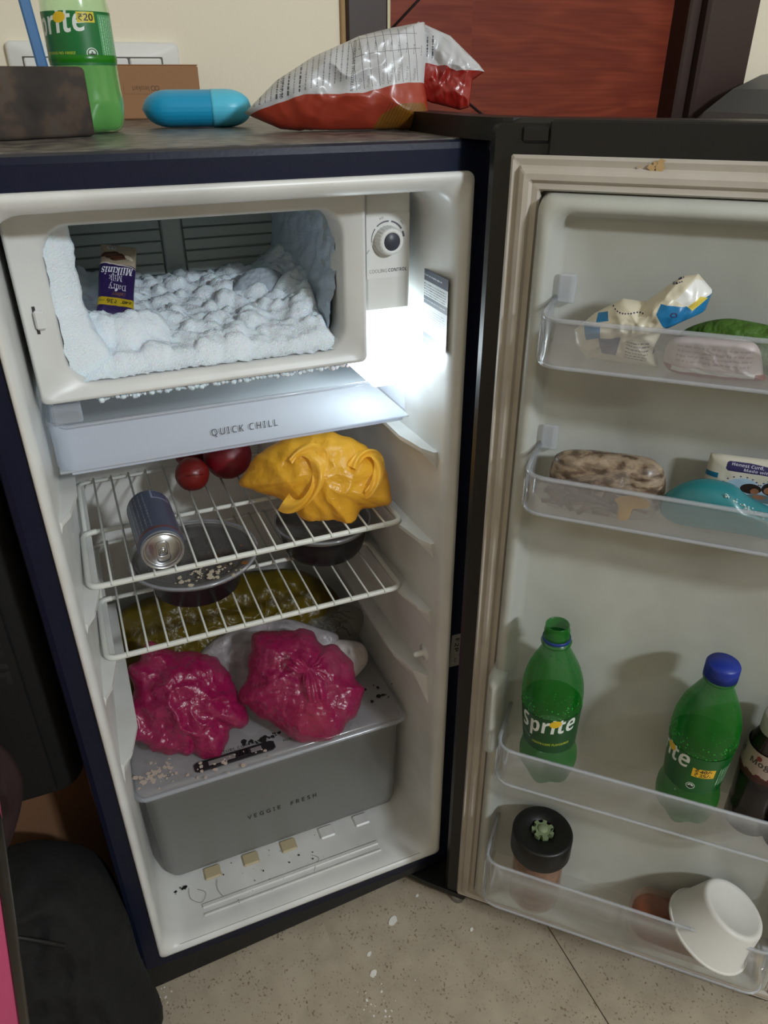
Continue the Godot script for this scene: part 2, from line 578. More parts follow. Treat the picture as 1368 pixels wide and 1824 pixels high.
# ------------------------------------------------------------------ the room
func room():
	room_lights()
	# floor of speckled tiles
	var fi := img(512, 512, Color.WHITE)
	var n1 := FastNoiseLite.new(); n1.seed = 5; n1.frequency = 0.012; n1.fractal_octaves = 5
	var n2 := FastNoiseLite.new(); n2.seed = 9; n2.frequency = 0.15; n2.fractal_octaves = 2
	for y in 512:
		for x in 512:
			var v := 0.5 + 0.55 * n1.get_noise_2d(x, y)
			var c := Color(0.66, 0.61, 0.535).lerp(Color(0.76, 0.71, 0.63), clampf(v, 0, 1))
			var s := n2.get_noise_2d(x * 1.0, y * 0.8) + 0.25 * n1.get_noise_2d(x * 3.0, y * 3.0)
			s += 0.35 * n1.get_noise_2d(x * 1.7 + 300.0, y * 1.7)
			if s > 0.5: c = c.lerp(Color(0.38, 0.31, 0.24), clampf((s - 0.5) * 3.0, 0, 0.65))
			elif s < -0.5: c = c.lerp(Color(0.72, 0.69, 0.62), 0.5)
			fi.set_pixel(x, y, c)
	M.tile = mat(Color.WHITE, 0.3, {"tex": tex(fi), "tri": 2.3, "spec": 0.4})
	M.grout = mat(Color(0.3, 0.26, 0.22), 0.9)
	var fl := struct("floor", boxm(Vector3(-1.3, -0.1, -0.8), Vector3(2.5, -0.004, 2.7), 0.001), M.grout)
	var ex := [-1.2, -0.41, 0.39, 1.19, 1.99, 2.4]
	var ez := [-0.66, -0.25, 0.55, 1.35, 2.15, 2.6]
	for i in 5:
		for j in 5:
			obj("tile", boxm(Vector3(0.0008, -0.012, 0.0008), Vector3(ex[i + 1] - ex[i] - 0.0008, 0, ez[j + 1] - ez[j] - 0.0008), 0.0008), M.tile, fl, Vector3(ex[i], 0, ez[j]))
	struct("ceiling", boxm(Vector3(-1.3, 2.8, -0.8), Vector3(2.5, 2.9, 2.7)), M.ceiling)
	struct("wall_left", boxm(Vector3(-1.3, 0, -0.8), Vector3(-1.2, 2.8, 2.7)), M.wall)
	struct("wall_right", boxm(Vector3(2.4, 0, -0.8), Vector3(2.5, 2.8, 2.7)), M.wall)
	struct("wall_front", boxm(Vector3(-1.3, 0, 2.6), Vector3(2.5, 2.8, 2.7)), M.wall)
	var st := begin(false)
	box(st, Vector3(-1.3, 0, -0.8), Vector3(0.349, 2.8, -0.66))
	box(st, Vector3(0.349, 2.1, -0.8), Vector3(1.25, 2.8, -0.66))
	box(st, Vector3(1.25, 0, -0.8), Vector3(2.5, 2.8, -0.66))
	box(st, Vector3(0.3, 0, -0.86), Vector3(1.3, 2.2, -0.8))
	struct("wall_back", done(st), M.wall)
	# the wooden door beyond the refrigerator
	var wi := img(512, 512, Color.WHITE)
	var w1 := FastNoiseLite.new(); w1.seed = 15; w1.frequency = 0.006; w1.fractal_octaves = 3
	var w2 := FastNoiseLite.new(); w2.seed = 16; w2.frequency = 0.05; w2.fractal_octaves = 3
	for y in 512:
		for x in 512:
			var f := w1.get_noise_2d(x * 0.35, y * 1.6)
			var s := 0.5 + 0.5 * sin((y * 0.055 + f * 5.0) * TAU * 0.35)
			var g := w2.get_noise_2d(x * 0.12, y * 3.0)
			wi.set_pixel(x, y, Color(0.42, 0.16, 0.10).lerp(Color(0.52, 0.23, 0.145), clampf(s * 0.55 + g * 0.5 + 0.2, 0, 1)))
	M.wood = mat(Color(0.98, 0.96, 0.96), 0.5, {"tex": tex(wi), "tri": 1.6, "spec": 0.35})
	var leaf := struct("door_1", boxm(Vector3(0.44, 0.01, -0.76), Vector3(1.10, 2.08, -0.715)), M.wood)
	# raised panels that leave the dark grooves of a diamond between them
	var gx := [0.449, 0.70, 1.085]
	var groove := mat(Color(0.09, 0.04, 0.03), 0.8)
	obj("groove", tubem([Vector3(0.449, G + 0.155, -0.7135), Vector3(0.62, G + 0.30, -0.7135)], 0.0022, 6), groove, leaf)
	obj("groove", tubem([Vector3(0.449, G + 0.155, -0.7135), Vector3(0.74, G - 0.03, -0.7135)], 0.0022, 6), groove, leaf)
	struct("trim_1", boxm(Vector3(0.349, 0, -0.78), Vector3(0.425, 2.1, -0.648), 0.004), M.dark_wood)
	struct("trim_2", boxm(Vector3(0.425, 0, -0.78), Vector3(0.452, 2.08, -0.70), 0.003), M.cream)
	var t3 := begin(false)
	box(t3, Vector3(1.095, 0, -0.78), Vector3(1.125, 2.1, -0.665), 0.004)
	box(t3, Vector3(1.125, 0, -0.78), Vector3(1.262, 2.1, -0.645), 0.006)
	struct("trim_3", done(t3), M.dark_wood)
	struct("trim_4", boxm(Vector3(0.349, 2.07, -0.78), Vector3(1.262, 2.15, -0.648), 0.004), M.dark_wood)
	struct("trim_5", boxm(Vector3(0.340, 0, -0.675), Vector3(0.350, 2.15, -0.654), 0.002), mat(Color(0.62, 0.5, 0.34), 0.7))
	# switch board on the wall
	var sw := thing("switch_board", "white modular electric switch board on the cream wall behind the bottle", "switch board", Vector3(-0.066, G + 0.09, -0.66))
	var pts := PackedVector2Array()
	var rows := []
	for k in [[0.0, 0.0], [0.009, 0.0], [0.012, 0.004]]:
		rows.append(rrect(-0.127 + k[1], 0.127 - k[1], -0.046 + k[1], 0.046 - k[1], 0.008, k[0], 4))
	var ps := begin()
	skin(ps, rows, true, true); cap(ps, rows[-1], true)
	obj("cover_plate", done(ps), M.white, sw)
	obj("switch_frame", boxm(Vector3(-0.107, -0.026, 0.011), Vector3(0.1, 0.026, 0.0135), 0.001), mat(Color(0.35, 0.33, 0.32), 0.6), sw)
	for k in 4:
		obj("rocker", boxm(Vector3(-0.105 + k * 0.0512, -0.024, 0.012), Vector3(-0.0565 + k * 0.0512, 0.024, 0.0165), 0.002), M.white, sw)

# ------------------------------------------------------------------ the refrigerator
var fr: Node3D
func fpart(called: String, mesh: Mesh, m: Material, parent: Node3D = null) -> MeshInstance3D:
	return obj(called, mesh, m, fr if parent == null else parent, Vector3(0, G, 0) if parent == null else Vector3.ZERO)

func text_plate(called: String, parent: Node3D, at: Vector3, rot: Vector3, w: float, h: float, m: Material) -> MeshInstance3D:
	var st := begin(false)
	var z := 0.0004
	quad(st, Vector3(-w / 2, h / 2, z), Vector3(w / 2, h / 2, z), Vector3(w / 2, -h / 2, z), Vector3(-w / 2, -h / 2, z))
	return obj(called, done(st), m, parent, at, rot)

func lettering(called: String, parent: Node3D, txt: String, at: Vector3, rot: Vector3, size: float, spacing: float, m: Material, weight := 400) -> MeshInstance3D:   # raised print
	var f := SystemFont.new()
	f.font_names = PackedStringArray(["Droid Sans"])
	f.font_weight = weight
	var t := TextMesh.new()
	var v := FontVariation.new(); v.base_font = f; v.spacing_glyph = int(spacing)
	t.font = v; t.text = txt; t.font_size = 32; t.pixel_size = size / 32.0; t.depth = 0.0004
	var o := obj(called, t, m, parent, at, rot)
	return o

func fridge():
	fr = thing("refrigerator", "single-door refrigerator with dark blue cabinet, its door wide open", "refrigerator")
	# cabinet shell
	var rows := []
	rows.append(rrect(-0.28, 0.277, -1.17, 0.03, 0.006, -0.6, 3))
	rows.append(rrect(-0.28, 0.277, -1.17, 0.03, 0.006, -0.008, 3))
	rows.append(rrect(-0.278, 0.275, -1.168, 0.028, 0.006, -0.002, 3))
	rows.append(rrect(-0.272, 0.269, -1.164, 0.022, 0.006, 0.0, 3))
	rows.append(rrect(-0.249, 0.249, -1.138, -0.001, 0.008, 0.0, 3))
	rows.append(rrect(-0.249, 0.249, -1.138, -0.001, 0.008, -0.03, 3))
	var st := begin(false)
	skin(st, rows, true, true)
	cap(st, rows[0], true)
	fpart("cabinet", done(st), M.blue)
	fpart("top_panel", boxm(Vector3(-0.277, 0.029, -0.598), Vector3(0.274, 0.0312, -0.01), 0.001), M.top)
	# white inner liner
	rows = []
	rows.append(rrect(-0.250, 0.250, -1.139, 0.0, 0.009, -0.02, 6))
	rows.append(rrect(-0.250, 0.250, -1.139, 0.0, 0.009, 0.003, 6))
	rows.append(rrect(-0.2485, 0.2485, -1.1375, -0.0015, 0.009, 0.006, 6))
	rows.append(rrect(-0.244, 0.243, -1.133, -0.008, 0.014, 0.006, 6))
	rows.append(rrect(-0.239, 0.236, -1.129, -0.018, 0.03, -0.004, 6))
	rows.append(rrect(-0.238, 0.235, -1.127, -0.021, 0.034, -0.02, 6))
	rows.append(rrect(-0.232, 0.228, -1.125, -0.021, 0.034, -0.2, 6))
	rows.append(rrect(-0.228, 0.222, -1.125, -0.021, 0.034, -0.42, 6))
	rows.append(rrect(-0.20, 0.195, -1.10, -0.05, 0.034, -0.44, 6))
	st = begin()
	skin(st, rows, true, false)
	cap(st, rows[-1])
	fpart("liner", done(st), M.liner)
	# ledges moulded into the side walls that carry the shelves
	for yy in [-0.345, -0.489, -0.609, -0.735]:
		for s in [-1.0, 1.0]:
			var x0: float = s * 0.2315 if s > 0 else -0.2375
			var w: float = 0.022 if yy > -0.7 else 0.03
			var r := []
			for k in [[-0.42, 1.0, 0.012], [-0.16, 1.0, 0.012], [-0.10, 1.0, 0.02], [-0.05, 0.55, 0.045 if yy < -0.7 else 0.022], [-0.03, 0.1, 0.065 if yy < -0.7 else 0.026]]:
				var xi: float = x0 - s * w * k[1]
				var ring := PackedVector3Array([Vector3(x0 + s * 0.003, yy, k[0]), Vector3(xi, yy, k[0]), Vector3(xi, yy - 0.006, k[0]), Vector3(x0 + s * 0.003, yy - k[2], k[0])])
				if s < 0: ring.reverse()
				r.append(ring)
			st = begin(false)
			skin(st, r)
			cap(st, r[-1])
			fpart("shelf_ledge", done(st), M.liner)
	# floor of the compartment: pads and channel
	var pad_stain := mat(Color(0.73, 0.675, 0.545), 0.6)
	for k in 5:
		var px: float = [-0.1416, -0.0731, -0.0031, 0.0704, 0.1386][k]
		var p := fpart("drip_pad", boxm(Vector3(px - 0.0145, -1.1275, -0.117), Vector3(px + 0.0145, -1.1222, -0.092), 0.0028), pad_stain if k < 3 else M.liner)
		if k < 3: p.set_meta("label", "yellow stained drip pad")
	st = begin(false)
	box(st, Vector3(-0.17, -1.128, -0.052), Vector3(0.15, -1.1236, -0.044), 0.0012)
	box(st, Vector3(-0.17, -1.128, -0.034), Vector3(0.15, -1.1241, -0.030), 0.0008)
	fpart("drain_channel", done(st), M.liner)
	# freezer box
	rows = []
	rows.append(rrect(-0.229, 0.156, -0.226, -0.020, 0.006, -0.42, 5))
	rows.append(rrect(-0.229, 0.156, -0.226, -0.020, 0.006, -0.085, 5))
	rows.append(rrect(-0.227, 0.154, -0.224, -0.022, 0.008, -0.078, 5))
	rows.append(rrect(-0.224, 0.150, -0.220, -0.026, 0.012, -0.078, 5))
	rows.append(rrect(-0.221, 0.147, -0.217, -0.030, 0.014, -0.082, 5))
	rows.append(rrect(-0.199, 0.132, -0.210, -0.039, 0.03, -0.082, 5))
	rows.append(rrect(-0.194, 0.128, -0.207, -0.043, 0.03, -0.09, 5))
	rows.append(rrect(-0.194, 0.128, -0.207, -0.043, 0.03, -0.13, 5))
	st = begin()
	skin(st, rows, true, false)
	fpart("freezer_frame", done(st), M.liner)
	rows = []
	rows.append(rrect(-0.195, 0.129, -0.208, -0.042, 0.03, -0.125, 5))
	rows.append(rrect(-0.188, 0.132, -0.206, -0.045, 0.02, -0.37, 5))
	st = begin()
	skin(st, rows, true, false)
	cap(st, rows[-1])
	fpart("freezer_lining", done(st), M.alu)
	var ev := fpart("evaporator_panel", boxm(Vector3(-0.186, -0.205, -0.369), Vector3(0.131, -0.047, -0.362)), M.alu)
	var slat := begin(false)
	box(slat, Vector3(-0.0, -0.0068, -0.003), Vector3(0.134, 0.0068, 0.003), 0.0012)
	var slat_mesh := done(slat)
	for k in 9:
		for c in 2:
			obj("slat", slat_mesh, M.alu, ev, Vector3(-0.178 if c == 0 else -0.012, -0.056 - k * 0.0155, -0.358), Vector3(-0.22, 0, 0))
	obj("divider", boxm(Vector3(-0.042, -0.2, -0.361), Vector3(-0.014, -0.048, -0.354)), M.alu, ev)
	fpart("hinge_notch", boxm(Vector3(-0.2165, -0.142, -0.083), Vector3(-0.206, -0.122, -0.0765), 0.002), M.white)
	fpart("hinge_hole", boxm(Vector3(-0.2165, -0.147, -0.0825), Vector3(-0.2135, -0.118, -0.0812), 0.0003), mat(Color(0.2, 0.19, 0.18), 0.8))
	# control panel beside the freezer with the dial and the lamp
	st = begin(false)
	box(st, Vector3(0.158, -0.166, -0.42), Vector3(0.2165, -0.020, -0.088), 0.003)
	box(st, Vector3(0.158, -0.262, -0.42), Vector3(0.2165, -0.166, -0.22), 0.003)
	fpart("control_panel", done(st), M.liner)
	var ci := img(360, 480, Color(0.86, 0.86, 0.85))
	var ink := Color(0.36, 0.36, 0.39)
	write(ci, "COOLING ", Vector2(22, 436), 36, ink, 0, false, 0, 150)
	write(ci, "CONTROL", Vector2(182, 436), 36, Color(0.22, 0.22, 0.25), 0, true, 0, 160)
	var cc := Vector2(178, 192)
	for k in 26:
		var a := deg_to_rad(120 + k * 9.0)
		if k % 6 == 5: continue
		var a2 := deg_to_rad(120 + (k + 1) * 9.0)
		line(ci, cc + Vector2(cos(a), sin(a)) * 136, cc + Vector2(cos(a2), sin(a2)) * 136, 3.0 + k * 0.5, ink)
	for k in 5:
		var a := deg_to_rad(120 + 50 + k * 45.0)
		write(ci, str(k + 2), cc + Vector2(cos(a), sin(a)) * 136 + Vector2(-6, 6), 16, ink)
	write(ci, "MIN", cc + Vector2(-172, 96), 18, ink, -0.9)
	write(ci, "MID", cc + Vector2(-66, -148), 20, ink, -0.3)
	write(ci, "MAX", cc + Vector2(104, -128), 18, ink, 0.9)
	text_plate("printed_scale", fr, Vector3(0.187, G - 0.0885, -0.088), Vector3.ZERO, 0.0555, 0.074, mat(Color.WHITE, 0.4, {"tex": tex(ci), "clamp": true}))
	var prof := PackedVector2Array([Vector2(0.0165, 0), Vector2(0.0155, 0.012), Vector2(0.0145, 0.0145), Vector2(0.0105, 0.0155), Vector2(0.0102, 0.0148)])
	var flute := func(a: float, y: float) -> float: return 1.0 + (0.03 * cos(a * 24.0) if y < 0.013 else 0.0)
	var knob := fpart("dial", lathe(prof, 96, flute), M.white)
	knob.position = Vector3(0.1860, G - 0.0812, -0.0878); knob.rotation.x = PI / 2
	obj("dial_cap", lathe(PackedVector2Array([Vector2(0.0104, 0.0145), Vector2(0.0098, 0.0152), Vector2(0.0, 0.0152)]), 32), mat(Color(0.23, 0.24, 0.28), 0.4), knob)
	rows = []
	for k in [[-0.2, 0.0], [-0.082, 0.0], [-0.079, 0.003]]:
		rows.append(rrect(0.1615 + k[1], 0.2025 - k[1], -0.262 + k[1], -0.172 - k[1], 0.006, k[0], 4))
	st = begin()
	skin(st, rows, true, true); cap(st, rows[-1], true); cap(st, rows[0])
	fpart("lamp_cover", done(st), M.lamp_glow)
	var l := OmniLight3D.new()
	l.name = "lamp_source"
	l.position = Vector3(0.176, G - 0.245, -0.13)
	l.light_color = Color(0.9, 0.97, 1.0)
	l.light_energy = LAMP_POWER
	l.light_size = 0.03
	l.omni_range = 6.0; l.omni_attenuation = 2.0
	l.shadow_enabled = true
	fr.add_child(l)
	# instruction label on the right wall
	var li := img(384, 512, Color(0.8, 0.82, 0.83))
	var bar := Color(0.32, 0.34, 0.39)
	li.fill_rect(Rect2i(0, 0, 384, 74), bar); li.fill_rect(Rect2i(0, 176, 384, 52), bar); li.fill_rect(Rect2i(0, 430, 384, 82), bar)
	scribble(li, Vector2(60, 38), 260, 14, Color(0.7, 0.72, 0.75), 2)
	scribble(li, Vector2(20, 202), 340, 12, Color(0.65, 0.67, 0.7), 3)
	scribble(li, Vector2(20, 470), 300, 12, Color(0.55, 0.58, 0.6), 4)
	disc(li, Vector2(58, 125), 30, 40, ink); disc(li, Vector2(58, 125), 21, 30, Color(0.8, 0.82, 0.83)); line(li, Vector2(44, 100), Vector2(72, 150), 5, ink)
	for k in 5: scribble(li, Vector2(130, 96 + k * 17), 235, 9, ink, 10 + k)
	disc(li, Vector2(32, 280), 18, 40, ink); line(li, Vector2(40, 285), Vector2(140, 275), 5, ink); line(li, Vector2(140, 275), Vector2(120, 330), 3, ink)
	for k in 10: scribble(li, Vector2(180, 262 + k * 16), 180, 7, Color(0.5, 0.5, 0.55), 30 + k)
	for k in 6: scribble(li, Vector2(16, 345 + k * 14), 140, 6, Color(0.5, 0.5, 0.55), 50 + k)
	text_plate("instruction_label", fr, Vector3(0.2325, G - 0.163, -0.063), Vector3(0, -PI / 2 - 0.033, 0), 0.105, 0.093, mat(Color.WHITE, 0.4, {"tex": tex(li), "clamp": true}))
	# door switch, serial sticker, hinges, base
	var sw := fpart("door_switch", lathe(PackedVector2Array([Vector2(0.014, 0), Vector2(0.0135, 0.0025), Vector2(0.005, 0.003), Vector2(0.0045, 0.016), Vector2(0.003, 0.019), Vector2(0, 0.0195)]), 24), M.white)
	sw.position = Vector3(0.2345, G - 0.705, -0.05); sw.rotation = Vector3(0, 0, PI / 2)
	var si := img(96, 160, Color(0.55, 0.55, 0.53))
	write(si, "F2P", Vector2(30, 20), 44, Color(0.12, 0.12, 0.12), PI / 2, true)
	scribble(si, Vector2(75, 12), 100, 9, Color(0.25, 0.25, 0.25), 5, PI / 2)
	write(si, "KF", Vector2(34, 120), 26, Color(0.15, 0.15, 0.15), PI / 2)
	text_plate("serial_sticker", fr, Vector3(0.2635, G - 0.671, 0.0002), Vector3(0, 0, -0.04), 0.021, 0.062, mat(Color.WHITE, 0.6, {"tex": tex(si), "clamp": true}))
	var hc := plate(PackedVector2Array([Vector2(0.245, -0.21), Vector2(0.272, -0.21), Vector2(0.274, -0.02), Vector2(0.292, 0.02), Vector2(0.29, 0.052), Vector2(0.268, 0.06), Vector2(0.247, 0.045), Vector2(0.236, -0.03)]), 0.021, 1.0)
	var hco := fpart("hinge_cover", hc, M.black)
	hco.position.y = G + 0.0312
	# low plinth: taller at its left end
	st = begin(false)
	var P := [Vector3(-0.28, -1.2195, -0.001), Vector3(0.277, -1.176, -0.001), Vector3(0.277, -1.13, -0.001), Vector3(-0.28, -1.13, -0.001)]
	quad(st, P[3], P[2], P[1], P[0])
	var B := []
	for v in P: B.append(v - Vector3(0, 0, 0.55))
	quad(st, B[2], B[3], B[0], B[1]); quad(st, P[0], P[1], B[1], B[0]); quad(st, P[2], P[3], B[3], B[2]); quad(st, P[1], P[2], B[2], B[1]); quad(st, P[3], P[0], B[0], B[3])
	fpart("plinth", done(st), M.black)
	for x in [-0.24, 0.235]:
		var ft := fpart("foot", lathe(PackedVector2Array([Vector2(0, 0), Vector2(0.018, 0), Vector2(0.018, 0.008), Vector2(0.008, 0.012), Vector2(0.008, 0.06)]), 20), M.black)
		ft.position = Vector3(x, 0, -0.06 if x > 0 else -0.1)
	var lh := fpart("lower_hinge", plate(PackedVector2Array([Vector2(0.19, -0.02), Vector2(0.27, -0.02), Vector2(0.285, 0.05), Vector2(0.272, 0.07), Vector2(0.255, 0.06)]), 0.012, 1.0), M.black)
	lh.position.y = 0.022
	var pin := obj("hinge_pin", lathe(PackedVector2Array([Vector2(0, -0.022), Vector2(0.013, -0.022), Vector2(0.013, 0.0), Vector2(0.010, 0.006), Vector2(0.006, 0.012), Vector2(0.006, 0.03)]), 20), M.steel, lh, Vector3(0.268, 0, 0.05))

func fridge_door():
	var d := obj("door", ArrayMesh.new(), M.black, fr)
	d.transform = Transform3D(Basis(Vector3.UP, -TH), A)
	var rows := []
	rows.append(rrect(-0.022, 0.535, -1.19, 0.046, 0.008, -0.062, 4))
	rows.append(rrect(-0.030, 0.543, -1.195, 0.052, 0.01, -0.055, 4))
	rows.append(rrect(-0.026, 0.543, -1.195, 0.052, 0.01, -0.016, 4))
	rows.append(rrect(-0.020, 0.539, -1.190, 0.048, 0.01, -0.010, 4))
	var st := begin(false)
	skin(st, rows, true, true); cap(st, rows[0]); cap(st, rows[-1], true)
	box(st, Vector3(0.034, 0.019, -0.05), Vector3(0.49, 0.0515, -0.004), 0.002)
	box(st, Vector3(0.006, 0.03, -0.05), Vector3(0.036, 0.046, -0.006), 0.003)
	d.mesh = done(st)
	# gasket: a ribbed frame
	rows = []
	for k in [[0.0, -0.012], [-0.001, -0.002], [0.002, 0.003], [0.008, 0.001], [0.0105, 0.006], [0.015, 0.008], [0.0205, 0.0075], [0.023, 0.003], [0.029, 0.004], [0.031, 0.0], [0.032, -0.01]]:
		rows.append(rrect(k[0], 0.525 - k[0], -1.17 + k[0], 0.0195 - k[0], 0.0015, k[1], 1))
	st = begin(false)
	skin(st, rows, true, true)
	obj("gasket", done(st), M.gasket, d)
	# moulded inner liner: a raised dyke round a flat panel
	rows = []
	rows.append(rrect(0.031, 0.494, -1.139, -0.012, 0.012, -0.012, 6))
	rows.append(rrect(0.033, 0.492, -1.137, -0.014, 0.014, 0.012, 6))
	rows.append(rrect(0.037, 0.488, -1.133, -0.018, 0.018, 0.019, 6))
	rows.append(rrect(0.044, 0.481, -1.126, -0.023, 0.02, 0.021, 6))
	rows.append(rrect(0.049, 0.476, -1.121, -0.028, 0.022, 0.018, 6))
	rows.append(rrect(0.055, 0.470, -1.114, -0.034, 0.022, -0.002, 6))
	rows.append(rrect(0.062, 0.463, -1.108, -0.041, 0.022, -0.005, 6))
	st = begin()
	skin(st, rows, true, true); cap(st, rows[-1], true)
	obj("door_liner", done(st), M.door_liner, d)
	for s in [0.040, 0.478]:   # bosses that carry the bins
		for y in [[-0.62, -0.76]]:
			var r := []
			for k in [[0.0, 0.012], [0.03, 0.012], [0.045, 0.008], [0.05, 0.002]]:
				r.append(rrect(s - k[1], s + k[1], y[1] + 0.012 - k[1], y[0] - 0.012 + k[1], 0.01, k[0], 4))
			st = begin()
			skin(st, r, true, true); cap(st, r[-1], true)
			obj("bin_boss", done(st), M.door_liner, d)
	obj("stuck_crumb", flakes(9, Vector3.ZERO, Vector2(0.006, 0.0025), 0.005, 77), mat(Color(0.72, 0.6, 0.42), 0.9), d, Vector3(0.137, 0.0165, 0.003), Vector3(PI / 2, 0, 0)).set_meta("kind", "stuff")

# ------------------------------------------------------------------ wire shelves, tray and crisper
func wire_shelf(label: String, at: Vector3):
	var o := thing("wire_shelf", label, "shelf", at, 0.0, "wire shelves")
	var x0 := -0.227; var x1 := 0.214
	var zf := -0.1; var zm := -0.245; var zb := -0.412
	obj("front_loop", tubem(Array(arc_path([Vector3(x0 + 0.02, 0, zm), Vector3(x0, 0, zm), Vector3(x0, 0, zf), Vector3(x1, 0, zf), Vector3(x1, 0, zm), Vector3(x1 - 0.02, 0, zm)], 0.016)), 0.0043, 8), M.wire, o)
	obj("cross_bar", tubem([Vector3(x0, 0, zm), Vector3(x1, 0, zm)], 0.0035), M.wire, o)
	obj("back_loop", tubem(Array(arc_path([Vector3(x0 + 0.004, 0, zm), Vector3(x0 + 0.004, 0, zb), Vector3(x1 - 0.004, 0, zb), Vector3(x1 - 0.004, 0, zm)], 0.014)), 0.003, 8), M.wire, o)
	var wire := tubem([Vector3(0, 0.0045, zb - 0.001), Vector3(0, 0.0045, zf + 0.001), Vector3(0, 0.001, zf + 0.005)], 0.0017, 6)
	for k in 15:
		obj("wire", wire, M.wire, o, Vector3(x0 + 0.0275 * (k + 1) + 0.0005, 0, 0))

func shelves():
	wire_shelf("upper white wire shelf holding the can, red fruit and yellow bag", Vector3(0, G - 0.485, 0))
	wire_shelf("lower white wire shelf holding the two black bowls", Vector3(0, G - 0.605, 0))
	# tray under the freezer
	var t := thing("chill_tray", "frosted plastic chill tray with lettering slung below the freezer box", "tray", Vector3(0, G - 0.306, 0))
	var st := begin()
	var rows := []
	for k in [[-0.001, 0.0], [0.024, 0.004], [0.040, 0.009], [0.050, 0.010]]:
		var y: float = 0.05 - k[0]
		var f: float = -0.084 + k[1]
		rows.append(PackedVector3Array([Vector3(-0.2285, y, -0.4), Vector3(-0.2285, y, f - 0.02), Vector3(-0.222, y, f - 0.006), Vector3(-0.208, y, f), Vector3(0.196, y, f), Vector3(0.209, y, f - 0.006), Vector3(0.215, y, f - 0.02), Vector3(0.215, y, -0.4)]))
	skin(st, rows, false)
	obj("tray_front", done(st), M.tray, t)
	obj("tray_lip", tubem([Vector3(-0.2285, 0.0515, -0.3), Vector3(-0.2285, 0.0515, -0.1), Vector3(-0.21, 0.0515, -0.082), Vector3(0.197, 0.0515, -0.082), Vector3(0.215, 0.0515, -0.1), Vector3(0.215, 0.0515, -0.3)], 0.0025, 6), M.clear_edge, t)
	obj("tray_floor", boxm(Vector3(-0.2275, -0.003, -0.4), Vector3(0.2135, 0.0, -0.076), 0.001), M.misty, t)
	obj("tray_flange", boxm(Vector3(-0.215, -0.007, -0.082), Vector3(0.205, -0.001, -0.078), 0.001), M.tray, t)
	obj("clear_catch", boxm(Vector3(-0.222, 0.052, -0.13), Vector3(-0.19, 0.076, -0.085), 0.003), M.clear_edge, t)
	lettering("lettering", t, "QUICK CHILL", Vector3(-0.010, 0.020, -0.0742), Vector3(-0.12, 0, 0), 0.0112, 5, M.print_grey)
	# vegetable drawer
	var c := thing("vegetable_bin", "large frosted vegetable drawer at the bottom of the refrigerator with lettering", "drawer", Vector3(0, G - 1.1245, 0))
	st = begin()
	rows = []
	for k in [[0.235, 0.0], [0.215, 0.001], [0.212, 0.005], [0.02, 0.012], [0.006, 0.016], [0.001, 0.026]]:
		var p := flat(rrect(-0.229 + k[1], 0.2225 - k[1] * 0.5, 0.1 + k[1], 0.36 - k[1], 0.022, k[0], 5))
		rows.append(p)
	skin(st, rows)
	cap(st, rows[-1])
	obj("body", done(st), M.crisper, c)
	lettering("lettering", c, "VEGGIE  FRESH", Vector3(-0.005, 0.105, -0.1062), Vector3(0.03, 0, 0), 0.0125, 9, M.print_dark)
	# its cover, a shelf of its own
	var v := thing("crisper_cover", "clear plastic cover shelf over the drawer with a dark humidity slider", "shelf", Vector3(0, G - 0.885, 0))
	st = begin()
	rows = []
	for k in [[0.0, 0.004], [0.004, 0.0], [0.010, 0.0], [0.0135, 0.003], [0.015, 0.008]]:
		var p := flat(rrect(-0.2315 + k[1], 0.222 - k[1], 0.09 + k[1], 0.41 - k[1], 0.018, k[0], 5))
		p.reverse()
		rows.append(p)
	skin(st, rows)
	cap(st, rows[-1]); cap(st, rows[0], true)
	obj("plate", done(st), mat(Color(0.76, 0.75, 0.76, 0.38), 0.12), v)
	obj("rim", tubem(Array(arc_path([Vector3(-0.2315, 0.004, -0.35), Vector3(-0.2315, 0.004, -0.088), Vector3(0.222, 0.004, -0.088), Vector3(0.222, 0.004, -0.35)], 0.018)), 0.004, 8), M.clear_edge, v)
	var sl := plate(PackedVector2Array([Vector2(-0.066, -0.007), Vector2(-0.06, -0.0105), Vector2(0.06, -0.0105), Vector2(0.066, -0.007), Vector2(0.066, 0.005), Vector2(0.06, 0.0085), Vector2(-0.06, 0.0085), Vector2(-0.066, 0.005)]), 0.003)
	var so := obj("humidity_slider", sl, mat(Color(0.12, 0.12, 0.13), 0.5), v, Vector3(-0.0737, 0.015, -0.108))
	obj("slider_window", boxm(Vector3(-0.043, 0.0025, -0.006), Vector3(0.0, 0.0034, 0.003), 0.0003), mat(Color(0.5, 0.48, 0.48), 0.5), so)
	obj("slider_window", boxm(Vector3(0.026, 0.0025, -0.006), Vector3(0.044, 0.0034, 0.003), 0.0003), mat(Color(0.5, 0.48, 0.48), 0.5), so)
	for k in 5: obj("grip_rib", boxm(Vector3(0.004 + k * 0.004, 0.0025, -0.008), Vector3(0.006 + k * 0.004, 0.0042, 0.005), 0.0004), M.black, so)
	lettering("lettering", v, "MOISTURE CONTROL", Vector3(-0.07, 0.0155, -0.126), Vector3(-PI / 2, 0, 0), 0.0075, 4, M.print_grey)
	lettering("lettering", v, "LOW", Vector3(-0.178, 0.0155, -0.112), Vector3(-PI / 2, 0, 0), 0.0075, 4, M.print_grey)
	lettering("lettering", v, "HIGH", Vector3(0.018, 0.0155, -0.112), Vector3(-PI / 2, 0, 0), 0.0075, 4, M.print_grey)

